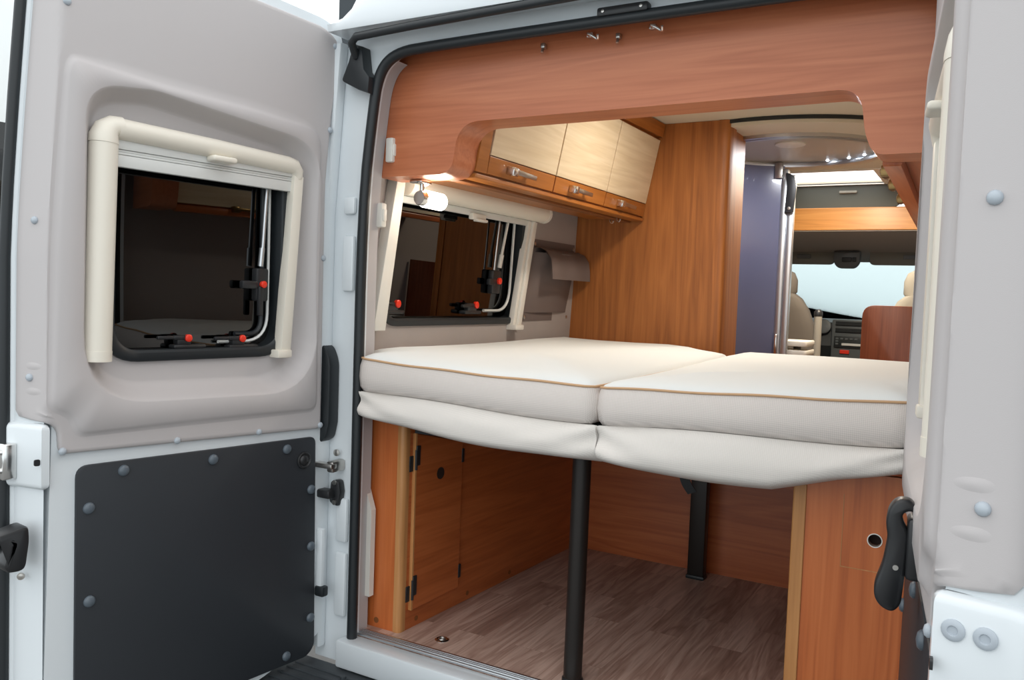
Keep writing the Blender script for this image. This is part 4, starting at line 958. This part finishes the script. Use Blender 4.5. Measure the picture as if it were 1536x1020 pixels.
bm = bmesh.new(); lathe(bm, [(0.020, 0), (0.024, 0.01), (0.024, 0.03), (0.012, 0.045), (0, 0.046)], (-0.085, 3.05, 0.945), (0, 0, 1), 16); put('cap', bm, 'blackpl', t, smooth=50, label='black cap')
t = thing('side_table', (-0.02, 2.75, 0.0), 'small cream two-tier table top behind the bed beside the shower door', 'table')
for z0, nm in ((0.823, 'table_top'), (0.775, 'lower_top')):
    bm = bmesh.new(); prism(bm, rpoly([(-0.20, 2.62), (-0.06, 2.62, 0.03), (-0.06, 2.86, 0.03), (-0.20, 2.86)]), z0-0.028, z0, XY, bev=0.005); put(nm, bm, 'cream', t, smooth=40)
bm = bmesh.new(); tube(bm, [(-0.13, 2.74, 0.0), (-0.13, 2.74, 0.80)], 0.02, 14); put('leg', bm, 'seatdark', t, smooth=50)
t = thing('bench', (0.45, 2.6, 0.0), 'cherry wood bench back with a rounded corner, right of the dashboard', 'bench')
bm = bmesh.new()
prism(bm, rpoly([(0.200, 0.0), (0.200, 1.022, 0.06), (0.44, 1.022, 0.02), (0.50, 1.07, 0.04), (0.78, 1.07), (0.78, 0.0)]), 2.60, 2.622, XZ, bev=0.003); put('back_panel', bm, 'woodbench', t, smooth=40)
bm = bmesh.new(); box(bm, (0.24, 2.622, 0.45), (0.78, 3.0, 0.55), 0.03, 3); put('cushion', bm, 'seat', t, smooth=50)
bm = bmesh.new(); box(bm, (0.24, 2.63, 0.0), (0.78, 2.98, 0.45)); put('box', bm, 'woodbench', t)

# ------------------------------------------------------------------ outside, beyond the left door
t = thing('parked_motorhome', (-5.5, 3.0, -0.56), 'white parked motorhome at the left edge behind the open left door', 'vehicle')
bm = bmesh.new()
prism(bm, rpoly([(-0.9, -0.15, 0.1), (4.6, -0.15, 0.1), (5.6, 0.3, 0.2), (5.7, 0.95, 0.2), (5.0, 1.75, 0.3), (4.4, 2.45, 0.3), (-0.9, 2.45, 0.25)]), -5.6, -3.6, YZ, bev=0.08); put('body', bm, 'vanwhite', t, smooth=40)
bm = bmesh.new(); prism(bm, rrect(-0.3, 1.10, 1.9, 1.78, 0.08), -3.60, -3.585, YZ); put('side_window', bm, 'glass', t)
bm = bmesh.new(); box(bm, (-3.6, -0.8, -0.10), (-3.585, 5.2, 0.92), 0.004); put('lower_panel', bm, 'bumper', t)
for y in (0.8, 4.3):
    bm = bmesh.new(); lathe(bm, [(0.20, 0.0), (0.33, 0.0), (0.35, 0.03), (0.35, 0.20), (0.33, 0.23), (0.0, 0.23)], (-3.58, y, -0.21), (-1, 0, 0), 28); wl = put('wheel', bm, 'rubber', t, smooth=40)
    bm = bmesh.new(); lathe(bm, [(0.20, 0.0), (0.19, 0.01), (0.05, 0.02), (0.0, 0.02)], (-3.58, y, -0.21), (1, 0, 0), 24); put('hub_cap', bm, 'alu', wl, smooth=40)
bm = bmesh.new(); box(bm, (-2.73, 2.0, -0.56), (-2.58, 2.15, 5.0)); tag(put('lamp_post', bm, 'post'), 'dark upright post rising behind the top corner of the left door', 'post')

# ------------------------------------------------------------------ light
wd = bpy.data.worlds.new('overcast'); scn.world = wd; wd.use_nodes = True
nt = wd.node_tree; bg = nt.nodes['Background']
tc = nt.nodes.new('ShaderNodeTexCoord'); sx = nt.nodes.new('ShaderNodeSeparateXYZ'); nt.links.new(tc.outputs['Generated'], sx.inputs[0])
rp = nt.nodes.new('ShaderNodeValToRGB'); e = rp.color_ramp.elements
e[0].position = 0.0; e[0].color = (0.76, 0.83, 0.86, 1); e[1].position = 0.7; e[1].color = (1.0, 1.0, 1.0, 1)
nt.links.new(sx.outputs['Z'], rp.inputs['Fac']); nt.links.new(rp.outputs['Color'], bg.inputs['Color'])
bg.inputs['Strength'].default_value = 1.15

def area(name, loc, target, size, power, col, shape='DISK'):
    l = bpy.data.lights.new(name, 'AREA'); l.shape = shape; l.size = size; l.energy = power; l.color = col
    o = bpy.data.objects.new(name, l); COL.objects.link(o); o.location = loc
    o.rotation_euler = (Vector(target)-Vector(loc)).to_track_quat('-Z', 'Y').to_euler(); return o
area('bed_ceiling_light', (-0.1, 0.85, 1.715), (-0.1, 0.85, 0), 0.14, 4.2, (1.0, 0.92, 0.80))
area('shower_light', (-0.02, 2.05, 1.695), (-0.1, 2.1, 0), 0.20, 4.5, (0.94, 0.96, 1.0))
area('front_fill_light', (0.1, 2.75, 1.70), (0.1, 2.75, 0), 0.16, 12.0, (1.0, 0.86, 0.66))  # added fill without a fitting, brightens the shower door and cab
l = bpy.data.lights.new('reading_bulb', 'POINT'); l.energy = 0.6; l.color = (1.0, 0.88, 0.70); l.shadow_soft_size = 0.03
o = bpy.data.objects.new('reading_bulb', l); COL.objects.link(o); o.location = (-0.675, 0.20, 1.275)

scn.view_settings.view_transform = 'Standard'; scn.view_settings.look = 'None'
scn.view_settings.gamma = 1.0; scn.view_settings.use_curve_mapping = False
scn.view_settings.exposure = 0.6
